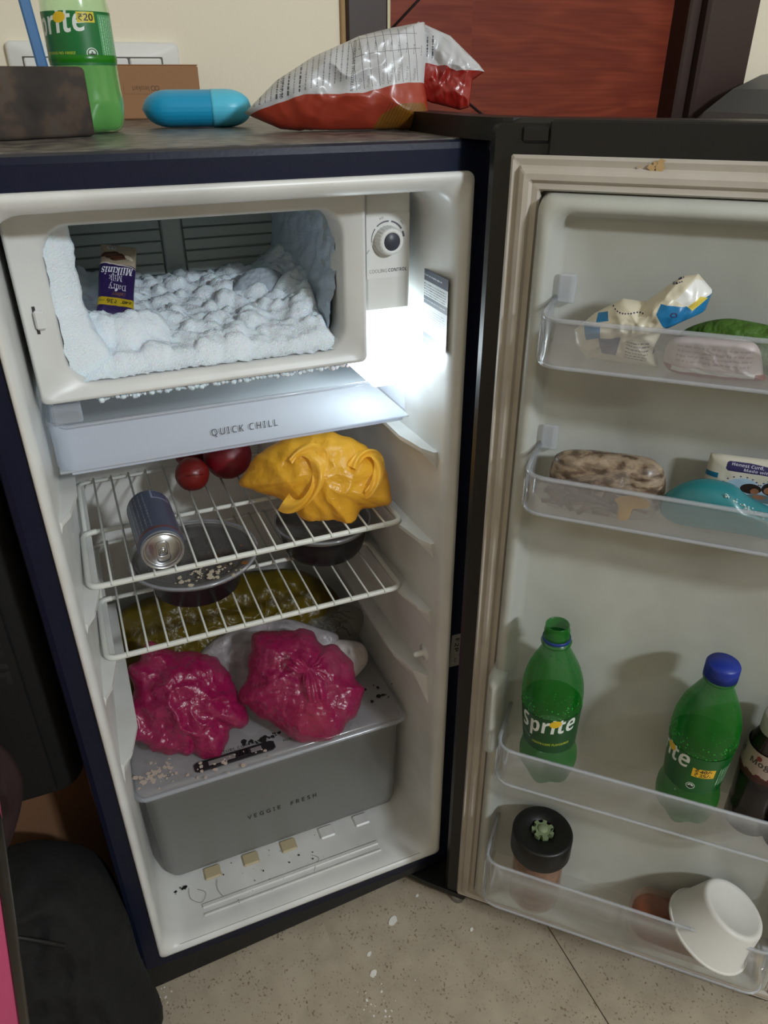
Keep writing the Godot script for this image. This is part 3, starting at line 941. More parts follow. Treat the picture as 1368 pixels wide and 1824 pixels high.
func door_bin(label: String, y0: float, h: float, w: float, s1 := 0.462, clip := true):
	var o := thing("door_bin", label, "door bin", door_at(0, y0, 0), -TH, "clear door bins")
	var film: Material = M.hazy if clip else M.clear
	var s0 := 0.058
	var path := arc_path([Vector3(s0, 0, -0.003), Vector3(s0, 0, w), Vector3(s1, 0, w), Vector3(s1, 0, -0.003)], 0.026, 6)
	var st := begin()
	var inner := PackedVector3Array()
	var mid := Vector3((s0 + s1) / 2, 0, 0)
	for p in path: inner.append(Vector3(clampf(p.x, s0 + 0.0025, s1 - 0.0025), 0, minf(p.z, w - 0.0025)))
	var rows := []
	for k in [[path, 0.0], [path, h], [inner, h], [inner, 0.002]]:
		var r := PackedVector3Array()
		for p in k[0]: r.append(p + Vector3(0, k[1], 0))
		rows.append(r)
	skin(st, rows, false)
	obj("wall", done(st), film, o)
	var rim := PackedVector3Array()
	for p in path: rim.append(p + Vector3(0, h, 0))
	obj("rim", tubem(Array(rim), 0.0026, 6), M.clear_edge, o)
	var low := PackedVector3Array()
	for p in path: low.append(p + Vector3(0, 0.002, 0))
	obj("lower_edge", tubem(Array(low), 0.0022, 6), M.clear_edge, o)
	var pl := PackedVector2Array()
	for p in path: pl.append(Vector2(p.x, p.z))
	obj("base", prism(pl, 0.0025), film, o)
	var ribs := begin()
	for k in 7:
		var z := 0.012 + k * (w - 0.02) / 6.0
		tube(ribs, PackedVector3Array([Vector3(s0 - 0.0003, 0.006, z), Vector3(s0 - 0.0003, h - 0.006, z)]), 0.0008, 4)
	obj("ribs", done(ribs), M.clear_edge, o)
	if clip:
		for s in [s0 + 0.002, s1 - 0.018]:
			obj("clip", boxm(Vector3(s, h - 0.004, -0.002), Vector3(s + 0.018, h + 0.026, 0.006), 0.002), M.clear_edge, o)
	return o

func bins():
	door_bin("clear top door bin holding the milk packet", -0.163, 0.048, 0.088)
	door_bin("clear middle door bin holding the gel pack and a marbled packet", -0.330, 0.046, 0.088)
	door_bin("clear door bin holding the green bottles", -0.762, 0.066, 0.088, 0.462, false)
	door_bin("clear lowest door bin holding the jar and the white tub", -1.035, 0.1, 0.090, 0.462, false)

# ------------------------------------------------------------------ bottles
func bottle_label(w: int, h: int, price: Array, dark: Color, logo_at: float, sub: bool) -> ImageTexture:   # the printed sleeve, unrolled
	var i := img(w, h, dark)
	var s := h / 256.0
	var x := logo_at * w
	write(i, "Sprite", Vector2(x - 15 * s, 162 * s), 150 * s, Color(0.86, 0.88, 0.86), -0.10, true, 0.2, 335 * s)
	disc(i, Vector2(x + 206 * s, 30 * s), 34 * s, 25 * s, Color(0.87, 0.71, 0.12), -0.4)
	if sub:
		write(i, "LEMON-LIME FLAVOURED", Vector2(x + 70 * s, 205 * s), 22 * s, Color(0.72, 0.75, 0.12), -0.06, true, 0.1, 230 * s)
		scribble(i, Vector2(x - 20 * s, 160 * s), 80 * s, 8 * s, Color(0.7, 0.8, 0.7), 3, 0.3)
	if price.size():
		var px := x + 350 * s
		if price.size() == 2:
			poly(i, [px, 70 * s, px + 118 * s, 70 * s, px + 118 * s, 132 * s, px, 132 * s], Color(0.87, 0.68, 0.12))
			rupee(i, Vector2(px + 14 * s, 98 * s), 26 * s); write(i, "40/-", Vector2(px + 38 * s, 98 * s), 34 * s, Color(0.1, 0.12, 0.08), 0, true)
			line(i, Vector2(px + 10 * s, 88 * s), Vector2(px + 100 * s, 84 * s), 3 * s, Color(0.1, 0.12, 0.08))
			rupee(i, Vector2(px + 14 * s, 128 * s), 26 * s); write(i, "35/-", Vector2(px + 38 * s, 128 * s), 34 * s, Color(0.1, 0.12, 0.08), 0, true)
			emblem(i, Vector2(px + 10 * s, 205 * s), 24 * s)
			for k in 7: scribble(i, Vector2(px + (150 + k * 17) * s, 200 * s), 130 * s, 7 * s, Color(0.75, 0.85, 0.75), 60 + k, -PI / 2)
		else:
			poly(i, [px - 60 * s, 4 * s, px + 26 * s, 4 * s, px + 26 * s, 54 * s, px - 60 * s, 54 * s], Color(0.8, 0.74, 0.2))
			rupee(i, Vector2(px - 52 * s, 46 * s), 30 * s); write(i, "20", Vector2(px - 28 * s, 46 * s), 46 * s, Color(0.12, 0.14, 0.08), 0, true)
			emblem(i, Vector2(px - 12 * s, 200 * s), 28 * s)
			i.fill_rect(Rect2i(int(px + 44 * s), int(14 * s), int(130 * s), int(220 * s)), Color(0.35, 0.62, 0.42))
			for k in 8: scribble(i, Vector2(px + (58 + k * 15) * s, 225 * s), 200 * s, 7 * s, Color(0.7, 0.85, 0.72), 80 + k, -PI / 2)
			write(i, "CONTAINS NO FRUIT", Vector2(x + 70 * s, 205 * s), 18 * s, Color(0.75, 0.78, 0.15), 0, true, 0.0, 190 * s)
	return tex(i)

func rupee(i: Image, at: Vector2, h: float):
	var c := Color(0.1, 0.12, 0.08)
	line(i, at + Vector2(0, -h), at + Vector2(h * 0.7, -h), h * 0.12, c)
	line(i, at + Vector2(0, -h * 0.7), at + Vector2(h * 0.7, -h * 0.7), h * 0.12, c)
	line(i, at + Vector2(h * 0.35, -h), at + Vector2(h * 0.5, -h * 0.7), h * 0.14, c)
	line(i, at + Vector2(h * 0.5, -h * 0.7), at + Vector2(0, -h * 0.42), h * 0.12, c)
	line(i, at + Vector2(0, -h * 0.42), at + Vector2(h * 0.5, 0), h * 0.14, c)

func emblem(i: Image, c: Vector2, r: float):
	disc(i, c, r, r, Color(0.8, 0.85, 0.8)); disc(i, c, r * 0.84, r * 0.84, Color(0.05, 0.32, 0.14))
	disc(i, c + Vector2(0, -r * 0.15), r * 0.6, r * 0.5, Color(0.8, 0.85, 0.8)); disc(i, c + Vector2(0, r * 0.25), r * 0.5, r * 0.3, Color(0.1, 0.12, 0.1))
	disc(i, c + Vector2(0, -r * 0.2), r * 0.14, r * 0.14, Color(0.1, 0.2, 0.1))

func bottle_body(prof: Array, k: float, feet: bool) -> ArrayMesh:
	var p := PackedVector2Array()
	for i in range(0, prof.size(), 2): p.append(Vector2(prof[i], prof[i + 1]) * 0.001)
	p = smooth_curve(p, 5)
	var q := PackedVector2Array()
	for v in p: q.append(Vector2(maxf(0.0, v.x * k), v.y))
	var lobe := func(a: float, y: float) -> float:
		return 1.0 - (0.22 * clampf(1.0 - y / 0.032, 0, 1) * (0.5 + 0.5 * cos(a * 5.0)) if feet else 0.0)
	return lathe(q, 60, lobe)

func sleeve(r0: float, r1: float, y0: float, y1: float, rm: float) -> ArrayMesh:   # the label wrapped round a bottle, u from 0 to 1 all the way round
	var st := begin()
	var rows := []
	for i in 7:
		var t := i / 6.0
		var r := lerpf(r0, r1, t) + rm * sin(t * PI)
		var row := PackedVector3Array()
		for j in 65: row.append(Vector3(-r * sin(TAU * j / 64.0), lerpf(y0, y1, t), -r * cos(TAU * j / 64.0)))
		rows.append(row)
	skin(st, rows, false)
	return done(st)

func bottle(called: String, label: String, at: Vector3, turn: float, h: float, mid: Array, lab: Array, m: Material, tx: Texture2D, group := "green soda bottles") -> Node3D:
	var b := thing(called, label, "bottle", at, turn, group)
	obj("body", bottle_body(mid, 1.0, true), m, b)
	obj("label", sleeve(lab[0], lab[1], lab[2], lab[3], lab[4]), mat(Color.WHITE, 0.35, {"tex": tx}), b)
	return b

func ring_of(prof: Array, n := 32) -> ArrayMesh:
	var p := PackedVector2Array()
	for i in range(0, prof.size(), 2): p.append(Vector2(prof[i], prof[i + 1]) * 0.001)
	return lathe(p, n)

const BIG := [0, 8, 10, 4, 22, 0, 30, 4, 35, 14, 38.5, 30, 38.5, 46, 36, 56, 34.5, 68, 34.5, 88, 36, 106, 37.5, 122, 39, 136, 39.5, 152, 38, 168, 33, 187, 25, 205, 18, 220, 15.5, 228]

func door_bottles():
	var glass := mat(Color(0.02, 0.40, 0.09, 0.66), 0.27, {"back": Color(0.02, 0.5, 0.1), "spec": 0.6})
	var drops := mat(Color(0.12, 0.6, 0.2), 0.15, {"spec": 0.9})
	var open_bottle := bottle("soda_bottle", "open green soda bottle without its cap, nearest the door hinge", door_at(0.124, -0.757, 0.046), -TH + 0.05, 0.29, BIG, [0.0352, 0.0392, 0.070, 0.132, 0.0], glass, bottle_label(1024, 256, [], Color(0.03, 0.27, 0.11), 0.34, true))
	open_bottle.rotation.z = 0.05
	obj("neck", ring_of([15.5, 228, 19, 229, 19.3, 231, 15.6, 232.5, 15.2, 240, 16.2, 241, 16.2, 243, 15, 244, 16, 247, 16, 248.5, 14.8, 251, 14.9, 256, 14.2, 257, 13.4, 256, 13.4, 230]), glass, open_bottle)
	obj("tamper_ring", ring_of([16.9, 233.5, 17.6, 234, 17.6, 238, 16.7, 238.5, 16.7, 234]), mat(Color(0.07, 0.2, 0.48), 0.4), open_bottle)
	var blue_cap := bottle("soda_bottle", "green soda bottle closed with a blue cap and an orange price mark", door_at(0.304, -0.757, 0.046), -TH, 0.29, BIG, [0.0352, 0.0392, 0.070, 0.132, 0.0], glass, bottle_label(1024, 256, [40, 35], Color(0.03, 0.33, 0.12), 0.13, false))
	obj("neck", ring_of([15.5, 228, 19, 229, 19.3, 231, 15.5, 233, 15.5, 246]), glass, blue_cap)
	var flute := func(a: float, y: float) -> float: return 1.0 + (0.012 * cos(a * 60.0) if y < 0.2505 else 0.0)
	obj("cap", lathe(PackedVector2Array([Vector2(0.0160, 0.2325), Vector2(0.0192, 0.233), Vector2(0.0192, 0.2505), Vector2(0.0175, 0.2535), Vector2(0, 0.254)]), 120, flute), mat(Color(0.06, 0.17, 0.55), 0.4), blue_cap)
	for b in [open_bottle, blue_cap]:   # beads of condensation on the shoulder
		rng.seed = 40
		var st := begin()
		for k in 260:
			var y := 0.134 + 0.045 * pow(rng.randf(), 1.5)
			var a := rng.randf() * TAU
			var r := 0.0396 if y < 0.152 else lerpf(0.0396, 0.0335, clampf((y - 0.152) / 0.034, 0, 1))
			var c := Vector3(r * cos(a), y, r * sin(a))
			var s := rng.randf_range(0.0005, 0.0011)
			var o := Vector3(cos(a), 0.1, sin(a))
			var x := Vector3(-sin(a), 0, cos(a))
			var ring := PackedVector3Array()
			for j in 6: ring.append(c + (x * cos(TAU * j / 6.0) - Vector3.UP * sin(TAU * j / 6.0)) * s)
			for j in 6: tri(st, c + o * s * 0.7, ring[j], ring[(j + 1) % 6])
		var dr := obj("condensation", done(st), drops, b)
		dr.set_meta("kind", "stuff")
	# brown drink behind
	var mo := thing("drink_bottle", "dark brown drink bottle with a frosted white cap behind the blue-capped one", "bottle", door_at(0.384, -0.757, 0.034), -TH)
	obj("body", ring_of([0, 0, 26, 0, 29, 4, 29, 40, 28, 46, 29, 52, 30, 100, 29.5, 118, 27, 135, 24, 148, 21, 156, 19, 162, 19, 168]), mat(Color(0.10, 0.065, 0.06), 0.15), mo)
	var bi := img(512, 128, Color(0.62, 0.56, 0.52))
	for k in 4:
		write(bi, "Mogu", Vector2(14 + 128 * k, 62), 34, Color(0.2, 0.17, 0.17), 0, true)
		disc(bi, Vector2(42 + 128 * k, 22), 9, 10, Color(0.45, 0.14, 0.1))
		line(bi, Vector2(84 + 128 * k, 20), Vector2(84 + 128 * k, 44), 2, Color(0.25, 0.22, 0.2)); disc(bi, Vector2(96 + 128 * k, 32), 5, 5, Color(0.15, 0.12, 0.1))
	for k in 40: disc(bi, Vector2(k * 13.0, 104 + 6 * sin(k * 2.1)), 10, 8, Color(0.3, 0.1, 0.1))
	bi.fill_rect(Rect2i(0, 106, 512, 22), Color(0.23, 0.09, 0.09))
	obj("label", sleeve(0.0303, 0.0278, 0.096, 0.139, 0.0012), mat(Color.WHITE, 0.4, {"tex": tex(bi)}), mo).rotation.y = 0.5
	obj("cap", ring_of([19.5, 160, 20.5, 161, 20.5, 184, 19, 186, 0, 186]), mat(Color(0.66, 0.65, 0.63), 0.5, {"sss": 0.2}), mo)
	var cl := arc_path([Vector3(-0.012, 0.1864, -0.009), Vector3(0.012, 0.1864, -0.009), Vector3(0.012, 0.1864, 0.009), Vector3(-0.012, 0.1864, 0.009)], 0.003, 3, true)
	obj("cap_print", tubem(Array(cl), 0.0004, 4, true), M.print_grey, mo)
	var db := thing("dark_bottle", "small almost black bottle at the far right end of the bottle bin", "bottle", door_at(0.428, -0.757, 0.05), -TH)
	obj("body", ring_of([0, 0, 26, 0, 28, 4, 28, 60, 26, 75, 16, 92, 12, 100]), mat(Color(0.025, 0.027, 0.028), 0.25), db)
	obj("cap", ring_of([12.5, 99, 13, 100, 13, 114, 12, 115, 0, 115]), mat(Color(0.05, 0.1, 0.09), 0.4), db)

# ------------------------------------------------------------------ things on top of the refrigerator
func on_top():
	var g2 := mat(Color(0.62, 0.93, 0.55, 0.3), 0.12)
	var liquid := mat(Color(0.12, 0.50, 0.05, 0.85), 0.27, {"back": Color(0.14, 0.5, 0.05)})
	var p := [0, 6, 10, 3, 22, 0, 32, 3, 37, 12, 38, 24, 36.5, 42, 36, 60, 36, 78, 36, 110, 36, 122, 34, 140, 29, 165, 20, 190, 14, 205, 13, 222]
	var b := bottle("soda_bottle", "half-full green soda bottle standing on top of the refrigerator", Vector3(-0.111, G + 0.0315, -0.272), 0.05, 0.22, p, [0.0364, 0.0364, 0.068, 0.118, 0.0], g2, bottle_label(1024, 256, [20], Color(0.06, 0.42, 0.20), 0.20, false))
	b.rotation.z = 0.0
	obj("liquid", bottle_body([0, 8, 10, 5, 22, 2, 31, 5, 35.5, 13, 36.5, 25, 35, 42, 34.8, 60, 34.8, 80, 0, 80.5], 0.99, true), liquid, b)
	obj("cap", ring_of([13, 218, 15, 219, 15, 234, 14, 236, 0, 236]), mat(Color(0.07, 0.2, 0.5), 0.4), b)
	var pen := thing("blue_stick", "blue plastic stick leaning up beside the green bottle on the refrigerator", "stick", Vector3(-0.150, G + 0.0315, -0.262))
	obj("shaft", boxm(Vector3(-0.006, 0, -0.003), Vector3(0.006, 0.19, 0.003), 0.002), mat(Color(0.28, 0.46, 0.66), 0.4), pen)
	obj("tip", boxm(Vector3(-0.005, 0.19, -0.0025), Vector3(0.005, 0.2, 0.0025), 0.0015), mat(Color(0.2, 0.36, 0.58), 0.4), pen)
	pen.rotation.z = 0.085
	# dark wooden-looking box
	var kb := thing("dark_box", "dark mottled block-shaped box at the left front of the refrigerator top", "box", Vector3(-0.183, G + 0.0315, -0.205), 0.39)
	var kt := mat(Color(0.29, 0.25, 0.225), 0.8, {"tex": ntex(0.012, 61, [[0.0, 0.45, 0.6, 1.0], [Color(0.5, 0.5, 0.5), Color(0.75, 0.75, 0.75), Color(1.0, 0.93, 0.86), Color(1.5, 1.3, 1.2)]]), "tri": 5.0})
	obj("body", rbox(0.118, 0.066, 0.07, 0.006, 0.004), kt, kb)
	# carton at the back
	var ct := thing("cardboard_box", "brown cardboard box with upside-down print in front of the switch board", "box", Vector3(0.0, G + 0.0315, -0.605), -0.03)
	obj("body", boxm(Vector3(-0.075, 0, -0.03), Vector3(0.075, 0.072, 0.03), 0.002), M.carton, ct)
	obj("flap", boxm(Vector3(-0.075, 0.072, -0.03), Vector3(0.075, 0.0735, 0.029), 0.0005), M.carton, ct)
	var ii := img(256, 64, Color(0.6, 0.44, 0.31))
	var br := Color(0.36, 0.25, 0.18)
	write(ii, "lenskart", Vector2(92, 46), 40, br, 0, false, 0, 110)
	for k in 2: disc(ii, Vector2(40 + k * 26, 32), 15, 15, br); disc(ii, Vector2(40 + k * 26, 32), 11, 11, Color(0.6, 0.44, 0.31))
	text_plate("print", ct, Vector3(-0.010, 0.042, 0.0301), Vector3(0, 0, PI), 0.058, 0.0145, mat(Color.WHITE, 0.85, {"tex": tex(ii), "clamp": true}))
	# soap case
	var sc := thing("soap_case", "two-tone blue ribbed plastic case lying beside the cardboard box", "case", Vector3(0.0215, G + 0.0315, -0.325), -0.18)
	for s in [0, 1]:
		var rows := []
		for i in 17:
			var t := i / 16.0
			var x := lerpf(-0.069, 0.018, t) if s == 0 else lerpf(0.018, 0.069, t)
			var e := clampf(1.0 - pow(maxf(0.0, (absf(x) - 0.034) / 0.035), 2.3), 0, 1)
			var rr := sqrt(e)
			if s == 0 and x < -0.03: rr = pow(e, 0.62)
			var row := PackedVector3Array()
			for j in 72:
				var a := TAU * j / 72
				var rib := 1.0 + 0.018 * (absf(sin(a * 14.0)) - 0.5) + (0.025 if s == 1 else 0.0)
				row.append(Vector3(x, 0.0215 + 0.0212 * rr * rib * sin(a), 0.028 * rr * rib * cos(a)))
			rows.append(row)
		var st := begin()
		skin(st, rows, true)
		if s == 1: cap(st, rows[0], true)
		obj("lower_shell" if s == 0 else "upper_shell", done(st), mat(Color(0.10, 0.59, 0.77) if s == 0 else Color(0.34, 0.76, 0.88), 0.35), sc)
	# chips packet
	var ci := img(1024, 640, Color(0.60, 0.205, 0.13))
	var white := Color(0.74, 0.74, 0.75)
	poly(ci, [0, 60, 0, 0, 1024, 0, 1024, 350, 900, 372, 640, 450, 330, 455, 0, 545], white)
	var ink := Color(0.30, 0.30, 0.33)
	for k in 17:
		var x := 60.0 + k * 31.0
		var base := 520.0 - 0.26 * x
		scribble(ci, Vector2(x, base), base - maxf(40.0, 330.0 - x * 0.55), 14 if k in [1, 4, 5, 6, 8] else 9, ink if k in [1, 4, 5, 6, 8] else ink.lightened(0.25), 100 + k, -PI / 2 + 0.1)
	write(ci, "OR CALL US ON", Vector2(215, 470), 20, ink, -PI / 2 + 0.1, true)
	write(ci, "NUTRITIONAL INFORMATION", Vector2(590, 440), 22, ink, -PI / 2 + 0.1, true)
	for k in 9:
		var x := 610.0 + k * 42.0
		line(ci, Vector2(x, 435 - k * 10), Vector2(x - 24, 90 - k * 5), 2.5, ink)
		write(ci, ["Energy", "Protein", "Fat", "Carbohydrate", "Total Sugars", "Added Sugars", "Trans Fat", "Sodium", ""][k], Vector2(x + 26, 425 - k * 10), 20, ink.lightened(0.15), -PI / 2 + 0.07)
		scribble(ci, Vector2(x + 18, 210), 60, 8, ink.lightened(0.3), 140 + k, -PI / 2 + 0.07)
	line(ci, Vector2(600, 250), Vector2(960, 170), 2.5, ink); line(ci, Vector2(595, 140), Vector2(940, 90), 2.5, ink)
	poly(ci, [690, 640, 740, 560, 860, 500, 985, 480, 1010, 560, 1000, 640], Color(0.47, 0.30, 0.07))
	for k in 16: line(ci, Vector2(720 + k * 18, 640), Vector2(790 + k * 18, 500), 4, Color(0.36, 0.22, 0.05))
	var cm := mat(Color.WHITE, 0.32, {"tex": tex(ci), "clamp": true, "spec": 0.6})
	var fy := 0.0315
	var ch := packet("chips_packet", "opened white and red crisps packet slumped on the refrigerator top", "packet", Vector3(0.1643, 0.0861, -0.1852), -0.32, -0.245,
		[-112, -37, -74, -4, -30, 21, 26, 43, 66, 52, 103, 58, 107, 29, 103, -7, 110, -54, 64, -57, -24, -58, -70, -54], 0.036, 0.03, cm, {"amp": 0.007, "freq": 12.0, "seed": 12, "sharp": true, "p": 2.2, "rings": 40}, fy)
	var ei := img(512, 512, white)
	poly(ei, [0, 330, 90, 250, 250, 270, 330, 300, 512, 290, 512, 512, 0, 512], Color(0.55, 0.10, 0.08))
	for k in 4: scribble(ei, Vector2(70 + k * 34, 220), 120, 12, ink, 170 + k, -PI / 2)
	line(ei, Vector2(420, 190), Vector2(450, 215), 8, Color(0.2, 0.35, 0.6)); line(ei, Vector2(440, 170), Vector2(480, 190), 6, Color(0.6, 0.15, 0.12))
	var tf := Transform3D(Basis.from_euler(Vector3(-0.245, -0.32, 0)), Vector3(0.1643, 0.0861, -0.1852))
	var ends := obj("folded_end", pillow([-54, 36, -40, 50, -2, 35, 33, 5, 40, -3, 26, -12, 23, -41, 12, -44, -5, -40, -23, -36, -50, -24], 0.015, 0.014, {"amp": 0.007, "freq": 22.0, "seed": 31, "sharp": true, "p": 2.0, "rings": 26}), mat(Color.WHITE, 0.3, {"tex": tex(ei), "clamp": true, "spec": 0.6}), ch)
	ends.transform = tf.affine_inverse() * facing(Vector3(0.2944, 0.0952, -0.149), -0.445, -0.245)

# ------------------------------------------------------------------ inside the freezer
func in_freezer():
	var f := thing("frost_heap", "heap of lumpy white frost filling the freezer floor and left wall", "frost", Vector3(-0.03, G - 0.206, -0.2))
	f.set_meta("kind", "stuff")
	rng.seed = 21
	var lumps := []
	for k in 300:
		var z := rng.randf_range(-0.345, -0.098)
		lumps.append([rng.randf_range(-0.19, 0.125), z, rng.randf_range(0.004, 0.011) if k > 60 else rng.randf_range(0.010, 0.018), rng.randf_range(0.3, 1.0)])
	lumps.append_array([[-0.150, -0.150, 0.027, 1.1], [-0.122, -0.145, 0.027, 1.05], [-0.096, -0.156, 0.024, 1.1], [-0.168, -0.172, 0.02, 1.1]])
	noise.noise_type = FastNoiseLite.TYPE_SIMPLEX_SMOOTH
	noise.seed = 3; noise.frequency = 22.0; noise.fractal_octaves = 4
	var rows := []
	var nx := 130; var nz := 100
	for i in nz + 1:
		var z := lerpf(-0.36, -0.084, float(i) / nz)
		var row := PackedVector3Array()
		for j in nx + 1:
			var x := lerpf(-0.192, 0.132, float(j) / nx)
			var t := clampf((-z - 0.084) / 0.22, 0, 1)
			var h := 0.004 + 0.046 * pow(t, 0.6)
			h += 0.014 * exp(-pow((x + 0.15) / 0.05, 2)) * t + 0.030 * exp(-pow((x - 0.135) / 0.045, 2)) * smoothstep(0.0, 0.5, t)
			h *= clampf((-z - 0.084) / 0.02, 0.25, 1)
			h += 0.008 * noise.get_noise_2d(x, z) * clampf(t * 4.0, 0.2, 1)
			var top := h
			for l in lumps:
				var dx: float = x - l[0]
				var dz: float = z - l[1]
				var d2: float = dx * dx + dz * dz
				if d2 < l[2] * l[2]: top = maxf(top, h + sqrt(l[2] * l[2] - d2) * l[3] * 0.95 * clampf((-z - 0.084) / 0.03, 0.2, 1))
			top *= lerpf(1.0, smoothstep(0.133, 0.108, x), smoothstep(-0.24, -0.13, z))
			top += 0.0022 * noise.get_noise_2d(x * 5.0, z * 5.0)
			row.append(Vector3(x + 0.03, top, z + 0.2))
		rows.append(row)
	var st := begin()
	skin(st, rows, false, true)
	obj("loose_frost", done(st), M.frost, f)
	# thick ice along the left wall and thinner on the right
	st = begin()
	rows = []
	for i in 40:
		var z := lerpf(-0.36, -0.088, i / 39.0)
		var row := PackedVector3Array()
		for j in 40:
			var y := lerpf(-0.208, -0.043, j / 39.0)
			var w := (0.014 + 0.016 * smoothstep(-0.36, -0.16, z)) * smoothstep(-0.086, -0.105, z) * (1.0 + 0.8 * smoothstep(-0.13, -0.21, y))
			row.append(Vector3(-0.1955 + w + 0.004 * noise.get_noise_2d(z * 1.5, y * 1.5) + 0.03, y + 0.206, z + 0.2))
		rows.append(row)
	skin(st, rows, false)
	obj("wall_ice", done(st), M.frost, f)
	st = begin()
	rows = []
	for i in 40:
		var z := lerpf(-0.36, -0.11, i / 39.0)
		var row := PackedVector3Array()
		for j in 40:
			var y := lerpf(-0.208, -0.045, j / 39.0)
			var w := 0.006 + 0.014 * smoothstep(-0.1, -0.2, y) + 0.012 * smoothstep(-0.2, -0.36, z)
			row.append(Vector3(0.134 - w + 0.006 * noise.get_noise_2d(z * 1.5, y * 1.5) + 0.03, y + 0.206, z + 0.2))
		rows.append(row)
	skin(st, rows, false, true)
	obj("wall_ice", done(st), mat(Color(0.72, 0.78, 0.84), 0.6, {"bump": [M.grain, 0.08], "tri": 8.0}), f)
	var fr_line := begin()
	rng.seed = 8
	for k in 190:   # ragged frost under the front edge
		var x := lerpf(-0.17, 0.13, k / 189.0)
		var r := rng.randf_range(0.0015, 0.0042)
		var c := Vector3(x + 0.03, -0.0205 - rng.randf_range(0, 0.003), 0.117 + rng.randf_range(-0.012, 0.002))
		var rr := []
		for i in 5:
			var fi := -PI / 2 + PI * i / 4
			var row := PackedVector3Array()
			for j in 7: row.append(c + Vector3(cos(fi) * cos(TAU * j / 7), sin(fi) * 0.9, cos(fi) * sin(TAU * j / 7)) * r)
			rr.append(row)
		skin(fr_line, rr)
	obj("hanging_frost", done(fr_line), M.frost, f)
	# a frosted mesh packet half buried at the back
	var mp := packet("mesh_packet", "frost-covered grey mesh packet half buried at the right of the frost", "packet", Vector3(0.062, -0.152, -0.245), -0.2, -0.75, [-34, -14, -18, 12, 10, 20, 34, 8, 30, -14, 0, -22], 0.012, 0.01, mat(Color(0.62, 0.66, 0.7), 0.7, {"bump": [ntex(0.09, 5, [], 128, FastNoiseLite.TYPE_CELLULAR, 1), 0.2], "tri": 12.0}), {"amp": 0.002})
	# chocolate bar
	var ci := img(256, 600, Color(0.16, 0.09, 0.30))
	ci.fill_rect(Rect2i(0, 68, 256, 62), Color(0.70, 0.60, 0.10))
	var ink := Color(0.12, 0.1, 0.06)
	rupee(ci, Vector2(22, 116), 24); write(ci, "40", Vector2(44, 116), 36, ink, 0, true)
	line(ci, Vector2(16, 110), Vector2(96, 92), 3, ink)
	rupee(ci, Vector2(120, 116), 28); write(ci, "36", Vector2(144, 116), 42, ink, 0, true); write(ci, "only", Vector2(204, 112), 20, ink)
	write(ci, "Cadbury", Vector2(60, 182), 36, Color(0.48, 0.33, 0.2), 0, true, 0.25, 90, true)
	write(ci, "Dairy", Vector2(62, 258), 70, Color(0.83, 0.82, 0.86), 0, false, 0, 120, true)
	write(ci, "Milk", Vector2(92, 318), 66, Color(0.83, 0.82, 0.86), 0, false, 0, 92, true)
	disc(ci, Vector2(128, 196), 9, 14, Color(0.83, 0.82, 0.86), 0.5)
	write(ci, "Milkinis", Vector2(18, 392), 84, Color(0.88, 0.88, 0.9), -0.05, true, 0.2, 216, true)
	ci.fill_rect(Rect2i(0, 410, 256, 190), Color(0.66, 0.60, 0.52))
	poly(ci, [0, 400, 256, 425, 256, 412, 140, 404, 0, 396], Color(0.8, 0.78, 0.74))
	for k in 3:
		disc(ci, Vector2(120 + k * 34, 470 + k * 12), 66, 20, Color(0.26, 0.13, 0.08), -0.3); disc(ci, Vector2(110 + k * 34, 464 + k * 12), 50, 8, Color(0.42, 0.25, 0.17), -0.3)
	disc(ci, Vector2(52, 480), 34, 14, Color(0.86, 0.83, 0.74), 0.5)
	ci.fill_rect(Rect2i(146, 540, 60, 26), Color(0.8, 0.8, 0.82)); write(ci, "M IN", Vector2(150, 562), 22, Color(0.2, 0.2, 0.4), 0, true)
	var ch := thing("chocolate_bar", "purple and cream wrapped chocolate bar stuck upside down in the frost", "chocolate bar", Vector3(-0.121, G - 0.124, -0.198))
	obj("wrapper", pillow([-21, -55, 21, -55, 20, -30, 21, 0, 20, 30, 21, 55, -21, 55, -20, 20, -21, -20], 0.005, 0.004, {"amp": 0.0012, "freq": 40.0, "sharp": true, "p": 6.0}), mat(Color.WHITE, 0.4, {"tex": tex(ci), "clamp": true}), ch)
	ch.transform = Transform3D(Basis.from_euler(Vector3(-0.92, 0.14, 0)) * Basis(Vector3(0, 0, 1), PI - 0.33), ch.position)

